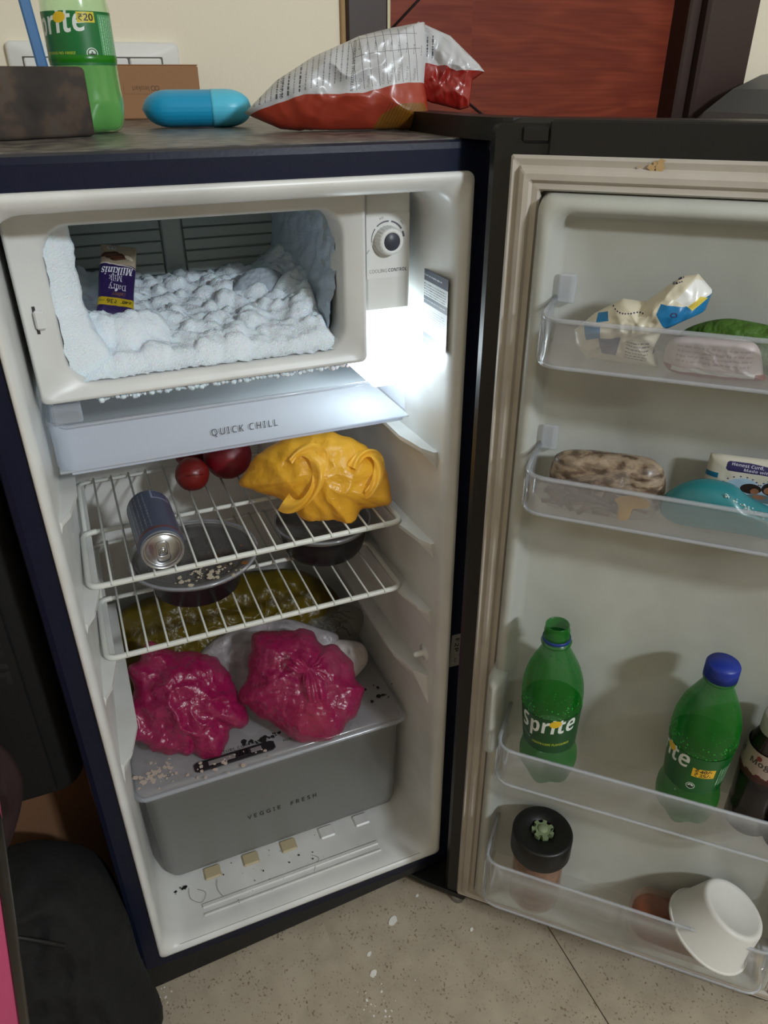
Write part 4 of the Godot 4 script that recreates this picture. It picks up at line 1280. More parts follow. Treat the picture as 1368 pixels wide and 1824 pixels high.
# ------------------------------------------------------------------ upper shelf
func upper_shelf():
	var y := -0.479
	# drink can, its lid towards us
	var ci := img(512, 256, Color(0.32, 0.34, 0.42))
	rng.seed = 4
	for k in 1500: ci.fill_rect(Rect2i(rng.randi() % 508, rng.randi() % 254, 2, 1), Color(0.42, 0.44, 0.52))
	poly(ci, [395, 200, 470, 200, 470, 250, 395, 250], Color(0.6, 0.62, 0.7)); poly(ci, [402, 207, 463, 207, 463, 244, 402, 244], Color(0.24, 0.27, 0.4))
	for k in 5: scribble(ci, Vector2(405, 213 + k * 6), 55, 3, Color(0.5, 0.52, 0.6), k)
	ci.fill_rect(Rect2i(0, 26, 512, 12), Color(0.42, 0.26, 0.27)); ci.fill_rect(Rect2i(0, 0, 512, 14), Color(0.55, 0.56, 0.58))
	for k in 6: scribble(ci, Vector2(280 + k * 17, 235), 190, 8, Color(0.52, 0.54, 0.57), 20 + k, -PI / 2)
	var can_side := [29.5, -58]
	for k in 25: can_side.append_array([30.5, -55 + k * 4.5])
	can_side.append_array([29, 57, 27, 62, 27, 63.5])
	var can := thing("drink_can", "grey-blue drink can lying on the upper shelf, lid to the front", "can", Vector3(-0.1305, G - 0.449, -0.16))
	obj("body", ring_of(can_side), mat(Color.WHITE, 0.3, {"tex": tex(ci), "metal": 0.2}), can)
	obj("can_base", ring_of([0, -62, 18, -64, 22, -68, 24, -68, 27, -63, 29.6, -57.5]), M.steel, can)
	obj("lid", ring_of([26.4, 62, 27.6, 63.5, 27.4, 66, 26, 66.5, 24.6, 65, 24, 61.5, 22.8, 60.5, 21.5, 62, 0, 62]), M.steel, can)
	var tab := PackedVector3Array(arc_path([Vector3(-0.007, 0.0635, -0.013), Vector3(0.007, 0.0635, -0.013), Vector3(0.007, 0.0635, 0.009), Vector3(-0.007, 0.0635, 0.009)], 0.006, 5, true))
	obj("pull_tab", tubem(Array(tab), 0.0014, 6, true), M.steel, can)
	obj("rivet", ring_of([0, 62, 4, 62, 3.6, 64.5, 0, 64.8], 16), M.steel, can)
	obj("opening_score", tubem(Array(arc_path([Vector3(-0.009, 0.0622, 0.004), Vector3(0.009, 0.0622, 0.004), Vector3(0.009, 0.0622, 0.019), Vector3(-0.009, 0.0622, 0.019)], 0.008, 6, true)), 0.0005, 5, true), mat(Color(0.4, 0.4, 0.4), 0.4), can)
	can.rotation = Vector3(PI / 2, 0.02, 0)
	# fruit
	var tm := mat(Color(0.45, 0.09, 0.075), 0.35, {"sss": 0.05, "spec": 0.5, "bump": [ntex(0.02, 71), 0.08], "tri": 12.0})
	var t1 := thing("tomato", "small shrivelled red tomato nearest the front edge of the shelf", "tomato", Vector3(-0.053, G + y + 0.0265, -0.310))
	obj("flesh", ball(0.0265, 0.0265, 0.0265, 24, 0.05, 3), tm, t1)
	obj("crease", tubem([Vector3(-0.012, 0.009, 0.0226), Vector3(-0.004, 0.0105, 0.0245), Vector3(0.006, 0.0095, 0.0243), Vector3(0.014, 0.007, 0.0222)], 0.0006, 5), mat(Color(0.3, 0.05, 0.04), 0.5), t1)
	var t2 := thing("tomato", "second red tomato half hidden behind the front one", "tomato", Vector3(-0.040, G + y + 0.028, -0.385))
	obj("flesh", ball(0.028, 0.028, 0.028, 24, 0.04, 5), tm, t2)
	var pg := thing("pomegranate", "large crimson round fruit beside the yellow bag", "fruit", Vector3(0.0085, G + y + 0.0385, -0.332))
	obj("rind", ball(0.0385, 0.0385, 0.0385, 32, 0.03, 7), mat(Color(0.50, 0.07, 0.12), 0.4, {"tex": ntex(0.02, 73, [[0.0, 0.5, 1.0], [Color(0.75, 0.6, 0.8), Color(1, 1, 1), Color(1.15, 1.2, 1.0)]]), "tri": 8.0}), pg)
	obj("crown", ring_of([4, -2, 6, 3, 8, 8, 6.5, 8, 3, 2, 0, 1], 10), mat(Color(0.42, 0.14, 0.1), 0.6), pg, Vector3(0.012, 0.030, -0.022), Vector3(-0.5, 0, -0.3))
	# white tub with a green lid print, behind the bag
	var tub := thing("food_tub", "white tub with green printed lid behind the yellow bag", "tub", Vector3(0.118, G + y, -0.345))
	obj("body", ring_of([0, 0, 48, 0, 52, 4, 58, 62, 60, 64]), M.white, tub)
	obj("lid", ring_of([60, 60, 62.5, 61, 62.5, 67, 60, 69, 57, 67.5, 0, 67.5], 48), M.white, tub)
	var gi := plate(PackedVector2Array([Vector2(-0.05, 0.012), Vector2(-0.02, 0.03), Vector2(0.02, 0.03), Vector2(0.05, 0.012), Vector2(0.048, -0.014), Vector2(0.02, -0.03), Vector2(-0.02, -0.03), Vector2(-0.048, -0.014)]), 0.0004, 1.0)
	obj("green_print", gi, mat(Color(0.10, 0.52, 0.36), 0.5), tub, Vector3(0, 0.0675, 0))
	# yellow carrier bag
	var yb := mat(Color(0.96, 0.72, 0.20, 0.85), 0.3, {"back": Color(0.65, 0.48, 0.14), "bump": [M.crumple, 0.25], "tri": 4.5, "spec": 0.5})
	var bag := packet("yellow_bag", "yellow plastic carrier bag with torn handles on the upper shelf", "bag", Vector3(0.1073, -0.4325, -0.1725), -0.313, -0.527,
		[-111, 3, -95, 30, -75, 51, -33, 71, 0, 76, 25, 72, 67, 59, 90, 36, 106, 11, 111, -31, 100, -40, 79, -42, 66, -46, 53, -71, 36, -64, 20, -59, -10, -61, -35, -44, -53, -24, -90, -10],
		0.052, 0.035, yb, {"amp": 0.011, "freq": 9.0, "seed": 44, "p": 2.2, "rings": 44, "jit": 0.004}, y)
	# handles: two loops of film lying on the bag
	var hm := mat(Color(0.97, 0.75, 0.25, 0.85), 0.28, {"back": Color(0.6, 0.4, 0.08), "bump": [M.crumple, 0.1], "tri": 6.0})
	for k in 2:
		var st := begin()
		var rows := []
		for i in 41:
			var a := -1.9 + 4.6 * i / 40.0 if k == 0 else -0.9 + 4.0 * i / 40.0
			var mid := Vector3([-0.022, 0.070][k], [0.004, 0.006][k], [0.060, 0.050][k])
			var e := Vector2([0.026, 0.020][k], [0.042, 0.034][k])
			var lean := Vector2(cos(a) * e.x, sin(a) * e.y).rotated(-0.45)
			var w := 0.30 + 0.10 * sin(a * 2.0 + k)
			var row := PackedVector3Array()
			for j in 9:
				var t := j / 8.0 - 0.5
				var q := Vector2(mid.x, mid.y) + lean * (1.0 + t * 2.0 * w)
				var far := clampf(sqrt(pow(q.x / 0.112, 2) + pow(q.y / 0.074, 2)), 0, 0.98)
				row.append(Vector3(q.x, q.y, 0.052 * pow(1.0 - pow(far, 2.2), 0.6) + 0.004 + 0.004 * sin(a * 3.0 + t * 7.0) + 0.004 * (0.25 - t * t)))
			rows.append(row)
		skin(st, rows, false)
		obj("handle", done(st), hm, bag)

# ------------------------------------------------------------------ lower shelf
func lower_shelf():
	var blk := mat(Color(0.045, 0.045, 0.048), 0.4)
	var film := mat(Color(0.70, 0.68, 0.66, 0.25), 0.16)
	var y := G - 0.6
	var b1 := thing("food_bowl", "black takeaway bowl with wide clear lid littered with peel, below the can", "bowl", Vector3(-0.078, y, -0.225), 0.0, "black takeaway bowls")
	obj("bowl", ring_of([0, 0, 60, 0, 65, 3, 74, 48, 78, 52, 90, 54, 91, 56, 78, 56, 72, 50, 62, 6, 0, 4], 56), blk, b1)
	obj("lid", ring_of([92, 52, 97, 54, 97.5, 58, 93, 60, 84, 59.5, 82, 56.5, 80, 56, 0, 56.5], 64), film, b1)
	obj("lid_rim", tubem(Array(ring_pts(0.096, 0.058, 64)), 0.0022, 6, true), M.clear_edge, b1)
	obj("food", ring_of([0, 40, 40, 41, 70, 42]), mat(Color(0.14, 0.09, 0.075), 0.6, {"bump": [M.wave, 0.4], "tri": 12.0}), b1)
	var b2 := thing("food_bowl", "deep black takeaway bowl under the yellow bag", "bowl", Vector3(0.137, y, -0.246), 0.0, "black takeaway bowls")
	obj("bowl", ring_of([0, 0, 52, 0, 60, 3, 66, 12, 71, 34, 73, 52, 77, 54, 77, 56, 71, 56, 68, 34, 60, 8, 0, 4], 56), blk, b2)
	obj("lid", ring_of([76, 51, 79.5, 53, 79.5, 58, 76, 60, 70, 59, 68, 56, 0, 56.5], 64), film, b2)
	obj("lid_rim", tubem(Array(ring_pts(0.078, 0.058, 64)), 0.002, 6, true), M.clear_edge, b2)
	obj("food", ring_of([0, 44, 40, 45, 69, 46]), mat(Color(0.13, 0.11, 0.10), 0.6, {"bump": [M.wave, 0.3], "tri": 12.0}), b2)
	var peel := mat(Color(0.80, 0.74, 0.64), 0.8)
	var p1 := obj("peel_flakes", flakes(50, Vector3.ZERO, Vector2(0.022, 0.010), 0.006, 5), peel, null, Vector3(-0.070, y + 0.0605, -0.158))
	tag(p1, "pale garlic peel flakes scattered on the front of the bowl lid", "peel", "", "stuff")
	var p2 := obj("peel_flakes", flakes(14, Vector3.ZERO, Vector2(0.014, 0.012), 0.006, 9), mat(Color(0.52, 0.32, 0.10), 0.8), null, Vector3(-0.028, y + 0.0605, -0.175))
	tag(p2, "brown onion skin bits on the right of the bowl lid", "peel", "", "stuff")

func ring_pts(r: float, y: float, n: int) -> PackedVector3Array:
	var out := PackedVector3Array()
	for k in n: out.append(Vector3(r * cos(TAU * k / n), y, r * sin(TAU * k / n)))
	return out

# ------------------------------------------------------------------ on the drawer cover
func crisper_things():
	var y := -0.870
	var pink := mat(Color(0.64, 0.06, 0.33, 0.72), 0.27, {"back": Color(0.45, 0.05, 0.2), "bump": [M.crumple, 0.35], "tri": 5.0, "spec": 0.7})
	var pl := packet("pink_bag", "crumpled pink plastic bag, left one of two on the drawer cover", "bag", Vector3(-0.1312, -0.7958, -0.1922), -0.045, -0.711,
		[-38, 107, -19, 91, 15, 76, 54, 62, 79, 19, 86, -16, 95, -42, 85, -67, 62, -66, 53, -91, 17, -107, -1, -86, -15, -87, -56, -71, -89, -36, -95, -3, -78, 29, -76, 69, -61, 80],
		0.052, 0.045, pink, {"amp": 0.016, "freq": 10.0, "seed": 7, "p": 2.2, "rings": 44, "jit": 0.006}, y)
	var pr := packet("pink_bag", "knotted pink plastic bag, right one of two, holding round vegetables", "bag", Vector3(0.0545, -0.7919, -0.1435), -0.264, -0.719,
		[-74, 91, -39, 93, 23, 91, 35, 65, 63, 61, 89, 26, 92, -2, 104, -17, 92, -48, 72, -69, 42, -93, -4, -91, -31, -77, -57, -52, -70, -46, -92, -26, -104, -7, -89, 28, -83, 60],
		0.060, 0.045, pink, {"amp": 0.011, "freq": 9.0, "seed": 17, "p": 2.2, "rings": 44, "jit": 0.005, "pleat": [0.012, 0.025, 12, 0.006, 0.05]}, y)
	# the knot with its two ears
	var st := begin()
	for k in 2:
		var rows := []
		for i in 15:
			var t := i / 14.0
			var a: float = [2.6, 5.0][k]
			var c: Vector3 = Vector3(0.012, 0.025, 0.062) + Vector3(cos(a), sin(a), 0.12) * t * [0.035, 0.05][k]
			var row := PackedVector3Array()
			for j in 11:
				var u := j / 10.0 - 0.5
				var w := 0.006 + 0.034 * pow(t, 0.7) * (1.0 - 0.35 * t)
				row.append(c + Vector3(-sin(a), cos(a), 0) * u * w + Vector3(0, 0, 0.005 * sin(u * 14.0 + t * 5.0) * t + 0.010 * sin(t * PI)))
			rows.append(row)
		skin(st, rows, false)
	obj("knot_ears", done(st), pink, pr)
	var on := thing("onion", "pale round onion showing through the knotted pink bag", "onion", Vector3(0.062, G - 0.834, -0.116))
	obj("bulb", ball(0.034, 0.032, 0.034, 24, 0.03, 5), mat(Color(0.72, 0.42, 0.30), 0.4), on)
	obj("root", ring_of([0, -34, 5, -33, 6, -30, 0, -29], 10), mat(Color(0.6, 0.5, 0.4), 0.8), on)
	var olive := mat(Color(0.36, 0.30, 0.03, 0.93), 0.35, {"back": Color(0.22, 0.19, 0.02), "bump": [M.crumple, 0.3], "tri": 4.0})
	packet("yellow_green_bag", "large olive yellow plastic bag filling the back of the drawer cover", "bag", Vector3(-0.0206, -0.79, -0.345), -0.033, -0.579,
		[-200, 48, -153, 79, -64, 84, 45, 90, 142, 76, 205, 22, 200, -22, 98, -45, 33, -50, -37, -64, -122, -75, -184, -90, -200, -79, -203, -22], 0.05, 0.04, olive, {"amp": 0.012, "freq": 11.0, "seed": 27, "p": 2.6, "rings": 36}, y)
	var wb := mat(Color(0.72, 0.69, 0.70, 0.72), 0.32, {"back": Color(0.3, 0.3, 0.3), "bump": [M.crumple, 0.35], "tri": 5.0})
	packet("white_bag", "translucent white plastic bag squeezed between the two pink bags", "bag", Vector3(0.0287, -0.8106, -0.255), -0.135, -0.685, [-120, 26, -81, 53, -29, 65, 32, 65, 90, 40, 128, 13, 80, -30, -7, -65, -67, -64, -108, -7], 0.035, 0.03, wb, {"amp": 0.014, "freq": 12.0, "seed": 33, "rings": 34}, y)
	packet("tissue_wad", "white crumpled tissue beside the knotted pink bag", "tissue", Vector3(0.1524, -0.8318, -0.225), -0.331, -0.68, [-49, 28, -12, 36, 39, 26, 49, -2, 37, -22, 16, -36, -24, -24], 0.02, 0.02, mat(Color(0.78, 0.75, 0.74), 0.85), {"amp": 0.006, "freq": 24.0, "seed": 4}, y)
	var hb := packet("herb_bag", "clear plastic bag of dark wilted greens at the back right", "bag", Vector3(0.1353, -0.822, -0.315), -0.313, -0.664, [-95, 30, -19, 42, 57, 41, 90, 25, 80, -12, 43, -42, -43, -27], 0.034, 0.03, mat(Color(0.6, 0.58, 0.54, 0.35), 0.28, {"bump": [M.crumple, 0.35], "tri": 5.0}), {"amp": 0.010, "freq": 20.0, "seed": 52}, y)
	rng.seed = 90
	st = begin()
	for k in 70:
		var c := Vector3(rng.randf_range(-0.06, 0.06), rng.randf_range(-0.012, 0.026), rng.randf_range(0.005, 0.022))
		var d := Vector3(rng.randf_range(-1, 1), rng.randf_range(-0.6, 0.6), rng.randf_range(-0.3, 0.3)) * 0.02
		tube(st, PackedVector3Array([c - d, c + Vector3(0, 0.004, 0), c + d]), rng.randf_range(0.0006, 0.0022), 5)
	obj("greens", done(st), mat(Color(0.06, 0.065, 0.035), 0.7), hb).set_meta("kind", "stuff")
	var peel := mat(Color(0.76, 0.70, 0.64), 0.8)
	tag(obj("peel_flakes", flakes(60, Vector3.ZERO, Vector2(0.016, 0.011), 0.0062, 15), peel, null, Vector3(-0.196, G + y + 0.0005, -0.122)), "pale peel flakes at the left front corner of the drawer cover", "peel", "", "stuff")
	tag(obj("peel_flakes", flakes(26, Vector3.ZERO, Vector2(0.045, 0.009), 0.006, 16), peel, null, Vector3(-0.09, G + y + 0.003, -0.103)), "small white peel bits strewn around the humidity slider", "peel", "", "stuff")
	tag(obj("dark_scraps", flakes(26, Vector3.ZERO, Vector2(0.025, 0.004), 0.007, 19), mat(Color(0.07, 0.06, 0.05), 0.8), null, Vector3(-0.025, G + y + 0.0005, -0.128)), "black dried scraps on the drawer cover between the pink bags", "scraps", "", "stuff")
	tag(obj("dark_scraps", flakes(9, Vector3.ZERO, Vector2(0.012, 0.02), 0.006, 23), mat(Color(0.07, 0.06, 0.05), 0.8), null, Vector3(0.195, G + y + 0.0005, -0.16)), "few black scraps on the right side of the drawer cover", "scraps", "", "stuff")

# ------------------------------------------------------------------ in the door bins
func door_packet(called: String, label: String, category: String, s: float, y: float, w: float, ol: Array, tf: float, tb: float, m: Material, opt := {}) -> Node3D:
	var o := thing(called, label, category, door_at(s, y, w), -TH)
	obj("film", pillow(ol, tf, tb, opt), m, o)
	return o

func door_things():
	door_bottles()
	# milk packet
	var mi := img(512, 512, Color(0.80, 0.77, 0.69))
	var cyan := Color(0.07, 0.42, 0.62)
	var navy := Color(0.17, 0.15, 0.30)
	poly(mi, [330, 140, 420, 150, 512, 70, 512, 200, 440, 330, 350, 250, 320, 190], cyan)
	poly(mi, [380, 120, 440, 20, 500, 40, 512, 90, 430, 150], Color(0.84, 0.84, 0.83)); poly(mi, [430, 150, 470, 100, 500, 110, 450, 170], Color(0.8, 0.72, 0.3))
	for k in 4: scribble(mi, Vector2(300, 85 - k * 14), 110, 8, navy, 200 + k, -0.5)
	disc(mi, Vector2(385, 190), 14, 12, navy); disc(mi, Vector2(385, 190), 8, 7, cyan)
	poly(mi, [20, 215, 90, 165, 130, 180, 60, 250], navy); poly(mi, [90, 240, 130, 220, 140, 260, 90, 280], cyan)
	for k in 14: disc(mi, Vector2(125 + k * 11.0, 175 + 18 * sin(k * 0.35) + k * 3.5), 3.5, 3.5, navy)
	poly(mi, [40, 300, 110, 290, 120, 350, 60, 380], cyan)
	for k in 6: scribble(mi, Vector2(225, 350 + k * 18), 90, 8, navy, 220 + k, 0.15)
	mi.fill_rect(Rect2i(332, 395, 26, 32), navy)
	poly(mi, [110, 350, 200, 330, 190, 440, 130, 430], navy.lightened(0.15))
	door_packet("milk_packet", "cream and blue crumpled milk packet in the top door bin", "packet", 0.147, -0.121, 0.05, [-60, -12, -42, 7, -18, 23, 3, 22, 31, 48, 45, 51, 60, 37, 57, 19, 23, -3, 18, -21, 26, -40, -13, -40, -44, -38, -57, -26], 0.026, 0.02, mat(Color.WHITE, 0.32, {"tex": tex(mi), "clamp": true}), {"amp": 0.006, "freq": 22.0, "seed": 3, "sharp": true, "p": 2.2, "centre": Vector2(-0.005, -0.006), "rings": 30})
	door_packet("green_packet", "green bundle lying behind the milk packet in the top bin", "packet", 0.262, -0.136, 0.034, [-76, 4, -46, 22, -10, 22, 60, 13, 110, 2, 115, -18, 60, -24, -60, -24], 0.02, 0.02, mat(Color(0.22, 0.36, 0.05), 0.6, {"bump": [M.wave, 0.5], "tri": 9.0}), {"amp": 0.006, "freq": 26.0, "seed": 8})
	var pk := img(256, 128, Color(0.72, 0.66, 0.66))
	poly(pk, [0, 90, 256, 96, 256, 128, 0, 128], Color(0.5, 0.12, 0.14)); pk.fill_rect(Rect2i(24, 92, 200, 16), Color(0.8, 0.8, 0.8))
	for k in 4: scribble(pk, Vector2(30, 30 + k * 14), 180, 8, Color(0.6, 0.5, 0.54), 240 + k)
	door_packet("pink_packet", "pale pink packet with serrated edge at the front of the top bin", "packet", 0.222, -0.143, 0.062, [-42, 14, -6, 19, 29, 18, 42, -8, 40, -17, -38, -17], 0.014, 0.012, mat(Color.WHITE, 0.35, {"tex": tex(pk), "clamp": true}), {"amp": 0.004, "freq": 30.0})
	# marbled brown packet, clear packets, gel pack, curd pouch
	var mb := ntex(0.011, 88, [[0.0, 0.36, 0.46, 0.56, 0.7, 1.0], [Color(0.2, 0.16, 0.14), Color(0.45, 0.38, 0.33), Color(0.66, 0.60, 0.53), Color(0.72, 0.66, 0.58), Color(0.80, 0.76, 0.70), Color(0.6, 0.5, 0.4)]], 512)
	var mm := mat(Color(0.86, 0.82, 0.78), 0.35, {"tex": mb, "tri": 9.0}); mm.uv1_scale = Vector3(7, 18, 9)
	door_packet("marbled_packet", "brown and grey marbled packet standing in the middle bin", "packet", 0.141, -0.303, 0.034, [-62, 13, -55, 27, -28, 33, 25, 35, 46, 33, 58, 20, 62, -6, 58, -23, 18, -25, -56, -25, -63, -10], 0.024, 0.024, mm, {"amp": 0.003, "freq": 16.0, "p": 4.0})
	var clr := mat(Color(0.66, 0.61, 0.57, 0.22), 0.28, {"bump": [M.crumple, 0.3], "tri": 6.0})
	var cp := door_packet("clear_packet", "clear crumpled bag of brown scraps with a yellow tag in the middle bin", "bag", 0.132, -0.305, 0.066, [-64, 0, -31, 14, 26, 33, 37, 16, 55, 10, 63, -14, 30, -22, -7, -22, -51, -20], 0.015, 0.014, clr, {"amp": 0.006, "freq": 26.0, "seed": 14})
	rng.seed = 12
	var st := begin()
	for k in 26:
		var c := Vector3(rng.randf_range(-0.05, 0.045), rng.randf_range(-0.016, 0.004), rng.randf_range(-0.004, 0.006))
		var d := Vector3(rng.randf_range(-1, 1), rng.randf_range(-0.4, 0.4), 0).normalized() * rng.randf_range(0.006, 0.014)
		tube(st, PackedVector3Array([c - d, c + Vector3(0, 0.002, 0.002), c + d]), rng.randf_range(0.002, 0.005), 6)
	obj("scraps", done(st), mat(Color(0.40, 0.29, 0.23), 0.7), cp).set_meta("kind", "stuff")
	obj("yellow_tag", pillow([-14, 8, 0, 14, 18, 12, 20, 4, 6, 0, 2, -14, -8, -16, -10, 0], 0.003, 0.003, {"amp": 0.001}), mat(Color(0.72, 0.55, 0.08), 0.4), cp, Vector3(0.036, 0.0, 0.015))
	var gm := mat(Color(0.10, 0.52, 0.56, 0.80), 0.27, {"back": Color(0.1, 0.4, 0.42), "spec": 0.8})
	var gel := door_packet("gel_pack", "translucent teal gel ice pack lying in the middle door bin", "ice pack", 0.27, -0.302, 0.052, [-70, -4, -58, 16, -36, 28, -6, 27, 16, 14, 58, 0, 110, -10, 108, -24, 10, -24, -58, -24], 0.024, 0.02, gm, {"amp": 0.002, "freq": 12.0, "p": 3.0})
	rng.seed = 33
	st = begin()
	for k in 60:   # air bubbles along its upper side
		var c := Vector3(rng.randf_range(-0.012, 0.028), 0, 0.0175)
		c.y = 0.016 - c.x * 0.42 + rng.randfn(0, 0.0022)
		var r := rng.randf_range(0.0007, 0.0015)
		var rr := []
		for i in 4:
			var f := PI / 2 * i / 3.0
			var row := PackedVector3Array()
			for j in 6: row.append(c + Vector3(cos(f) * cos(TAU * j / 6), -cos(f) * sin(TAU * j / 6), sin(f)) * r)
			rr.append(row)
		skin(st, rr)
	obj("bubbles", done(st), mat(Color(0.7, 0.8, 0.8), 0.15), gel).set_meta("kind", "stuff")
	var cu := img(512, 512, Color(0.78, 0.76, 0.70))
	poly(cu, [90, 52, 100, 42, 200, 40, 330, 60, 440, 70, 440, 108, 430, 116, 100, 116, 88, 100], Color(0.16, 0.13, 0.33))
	write(cu, "Honest Curd,", Vector2(112, 74), 30, Color(0.75, 0.75, 0.8), 0.03, true, 0, 150)
	write(cu, "Made with Care", Vector2(172, 104), 30, Color(0.75, 0.75, 0.8), 0.03, true, 0, 190)
	for k in 40:   # a dotted heart
		var t := TAU * k / 40.0
		var v := Vector2(16 * pow(sin(t), 3), -(13 * cos(t) - 5 * cos(2 * t) - 2 * cos(3 * t) - cos(4 * t))) * 11.0
		disc(cu, v.rotated(-0.05) + Vector2(265, 275), 5, 5, Color(0.16, 0.2, 0.4))
	var hp := []
	for k in 40:
		var t := TAU * k / 40.0
		var v := Vector2(16 * pow(sin(t), 3), -(13 * cos(t) - 5 * cos(2 * t) - 2 * cos(3 * t) - cos(4 * t))) * 10.0
		hp.append_array([v.rotated(-0.05).x + 265, v.rotated(-0.05).y + 275])
	poly(cu, hp, Color(0.62, 0.72, 0.80))
	disc(cu, Vector2(225, 240), 50, 42, Color(0.16, 0.10, 0.08)); disc(cu, Vector2(246, 258), 20, 26, Color(0.55, 0.38, 0.28))
	disc(cu, Vector2(320, 220), 48, 56, Color(0.13, 0.08, 0.07)); disc(cu, Vector2(304, 236), 19, 28, Color(0.58, 0.40, 0.29))
	disc(cu, Vector2(290, 310), 90, 34, Color(0.36, 0.44, 0.46)); disc(cu, Vector2(270, 300), 30, 16, Color(0.55, 0.38, 0.28))
	poly(cu, [0, 150, 60, 150, 60, 190, 0, 190], Color(0.08, 0.42, 0.58))
	for k in 3: scribble(cu, Vector2(250, 350 + k * 16), 60, 8, Color(0.2, 0.3, 0.5), 260 + k)
	scribble(cu, Vector2(450, 480), 120, 8, Color(0.3, 0.3, 0.35), 270, -PI / 2)
	door_packet("curd_pouch", "white curd pouch with purple banner and heart behind the gel pack", "pouch", 0.292, -0.294, 0.016, [-52, 36, 52, 38, 53, 0, 52, -34, -52, -34, -53, 0], 0.008, 0.007, mat(Color.WHITE, 0.4, {"tex": tex(cu), "clamp": true}), {"amp": 0.002, "sharp": true, "p": 5.0})
	# jar with a black lid
	var jar := thing("jar", "clear jar of tan paste with a thick black lid in the lowest bin", "jar", door_at(0.132, -1.032, 0.046), -TH)
	obj("glass", ring_of([0, 0, 34, 0, 38, 4, 38, 106, 36, 112]), mat(Color(0.72, 0.6, 0.52, 0.3), 0.1), jar)
	obj("paste", ring_of([0, 3, 33, 3, 36.5, 6, 36.5, 96, 34, 100, 0, 101]), mat(Color(0.58, 0.385, 0.235), 0.6, {"tex": ntex(0.018, 91, [[0.0, 0.42, 0.5, 0.6, 1.0], [Color(0.62, 0.5, 0.42), Color(0.85, 0.78, 0.72), Color(0.6, 0.5, 0.44), Color(1, 0.98, 0.9), Color(1, 1, 0.95)]]), "tri": 9.0}), jar)
	obj("lid", ring_of([37, 110, 43.5, 110, 44.5, 112, 44.5, 146, 43, 149, 40, 149.5, 19, 149.5, 18, 147, 18, 143, 0, 143], 64), mat(Color(0.028, 0.030, 0.030), 0.45), jar)
	var gear := PackedVector2Array()
	for k in 64:
		var a := TAU * k / 64
		var r := 0.0165 if sin(a * 7.0) > -0.2 else 0.0115
		gear.append(Vector2(cos(a), sin(a)) * r)
	obj("green_knob", prism(gear, 0.009), mat(Color(0.46, 0.52, 0.38), 0.5), jar, Vector3(0, 0.143, 0))
	obj("knob_hub", ring_of([0, 0, 7, 0, 7, 11, 6, 12, 0, 12], 24), mat(Color(0.52, 0.57, 0.44), 0.5), jar, Vector3(0, 0.143, 0))
	# orange packet and tilted white tub
	var om := mat(Color(0.36, 0.12, 0.025, 0.92), 0.3, {"back": Color(0.3, 0.1, 0.03)})
	om.albedo_color.a = 0.9
	var oc := thing("curry_box", "clear box of orange-brown curry lying under the white tub", "food box", door_at(0.345, -1.031, 0.044), -TH)
	obj("food", rbox(0.135, 0.046, 0.062, 0.026, 0.012), mat(Color(0.44, 0.17, 0.05), 0.35, {"tex": ntex(0.02, 95, [[0.0, 0.5, 1.0], [Color(0.7, 0.6, 0.5), Color(1, 1, 1), Color(1.15, 1.1, 1.0)]]), "tri": 7.0}), oc, Vector3(0, 0.004, 0))
	obj("shell", rbox(0.145, 0.056, 0.072, 0.03, 0.010), mat(Color(0.7, 0.45, 0.3, 0.2), 0.1), oc)
	var cup := thing("white_tub", "white round plastic tub tipped over on the curry box in the lowest bin", "tub", door_at(0.379, -0.975, 0.056), -TH)
	obj("body", ring_of([55, 2, 59, 2, 58, 6, 56, 8, 45, 60, 43, 64, 40, 65, 36, 64.2, 34, 62.5, 0, 62.5], 64), mat(Color(0.82, 0.81, 0.79), 0.45), cup)
	obj("rim", ring_of([54, 0, 59.5, -0.5, 61, 1, 61, 4, 59, 5, 55, 4], 64), mat(Color(0.82, 0.81, 0.79), 0.45), cup)
	cup.basis = Basis(Vector3.UP, -TH) * Basis(Quaternion(Vector3.UP, Vector3(0.36, 0.92, -0.08).normalized()))

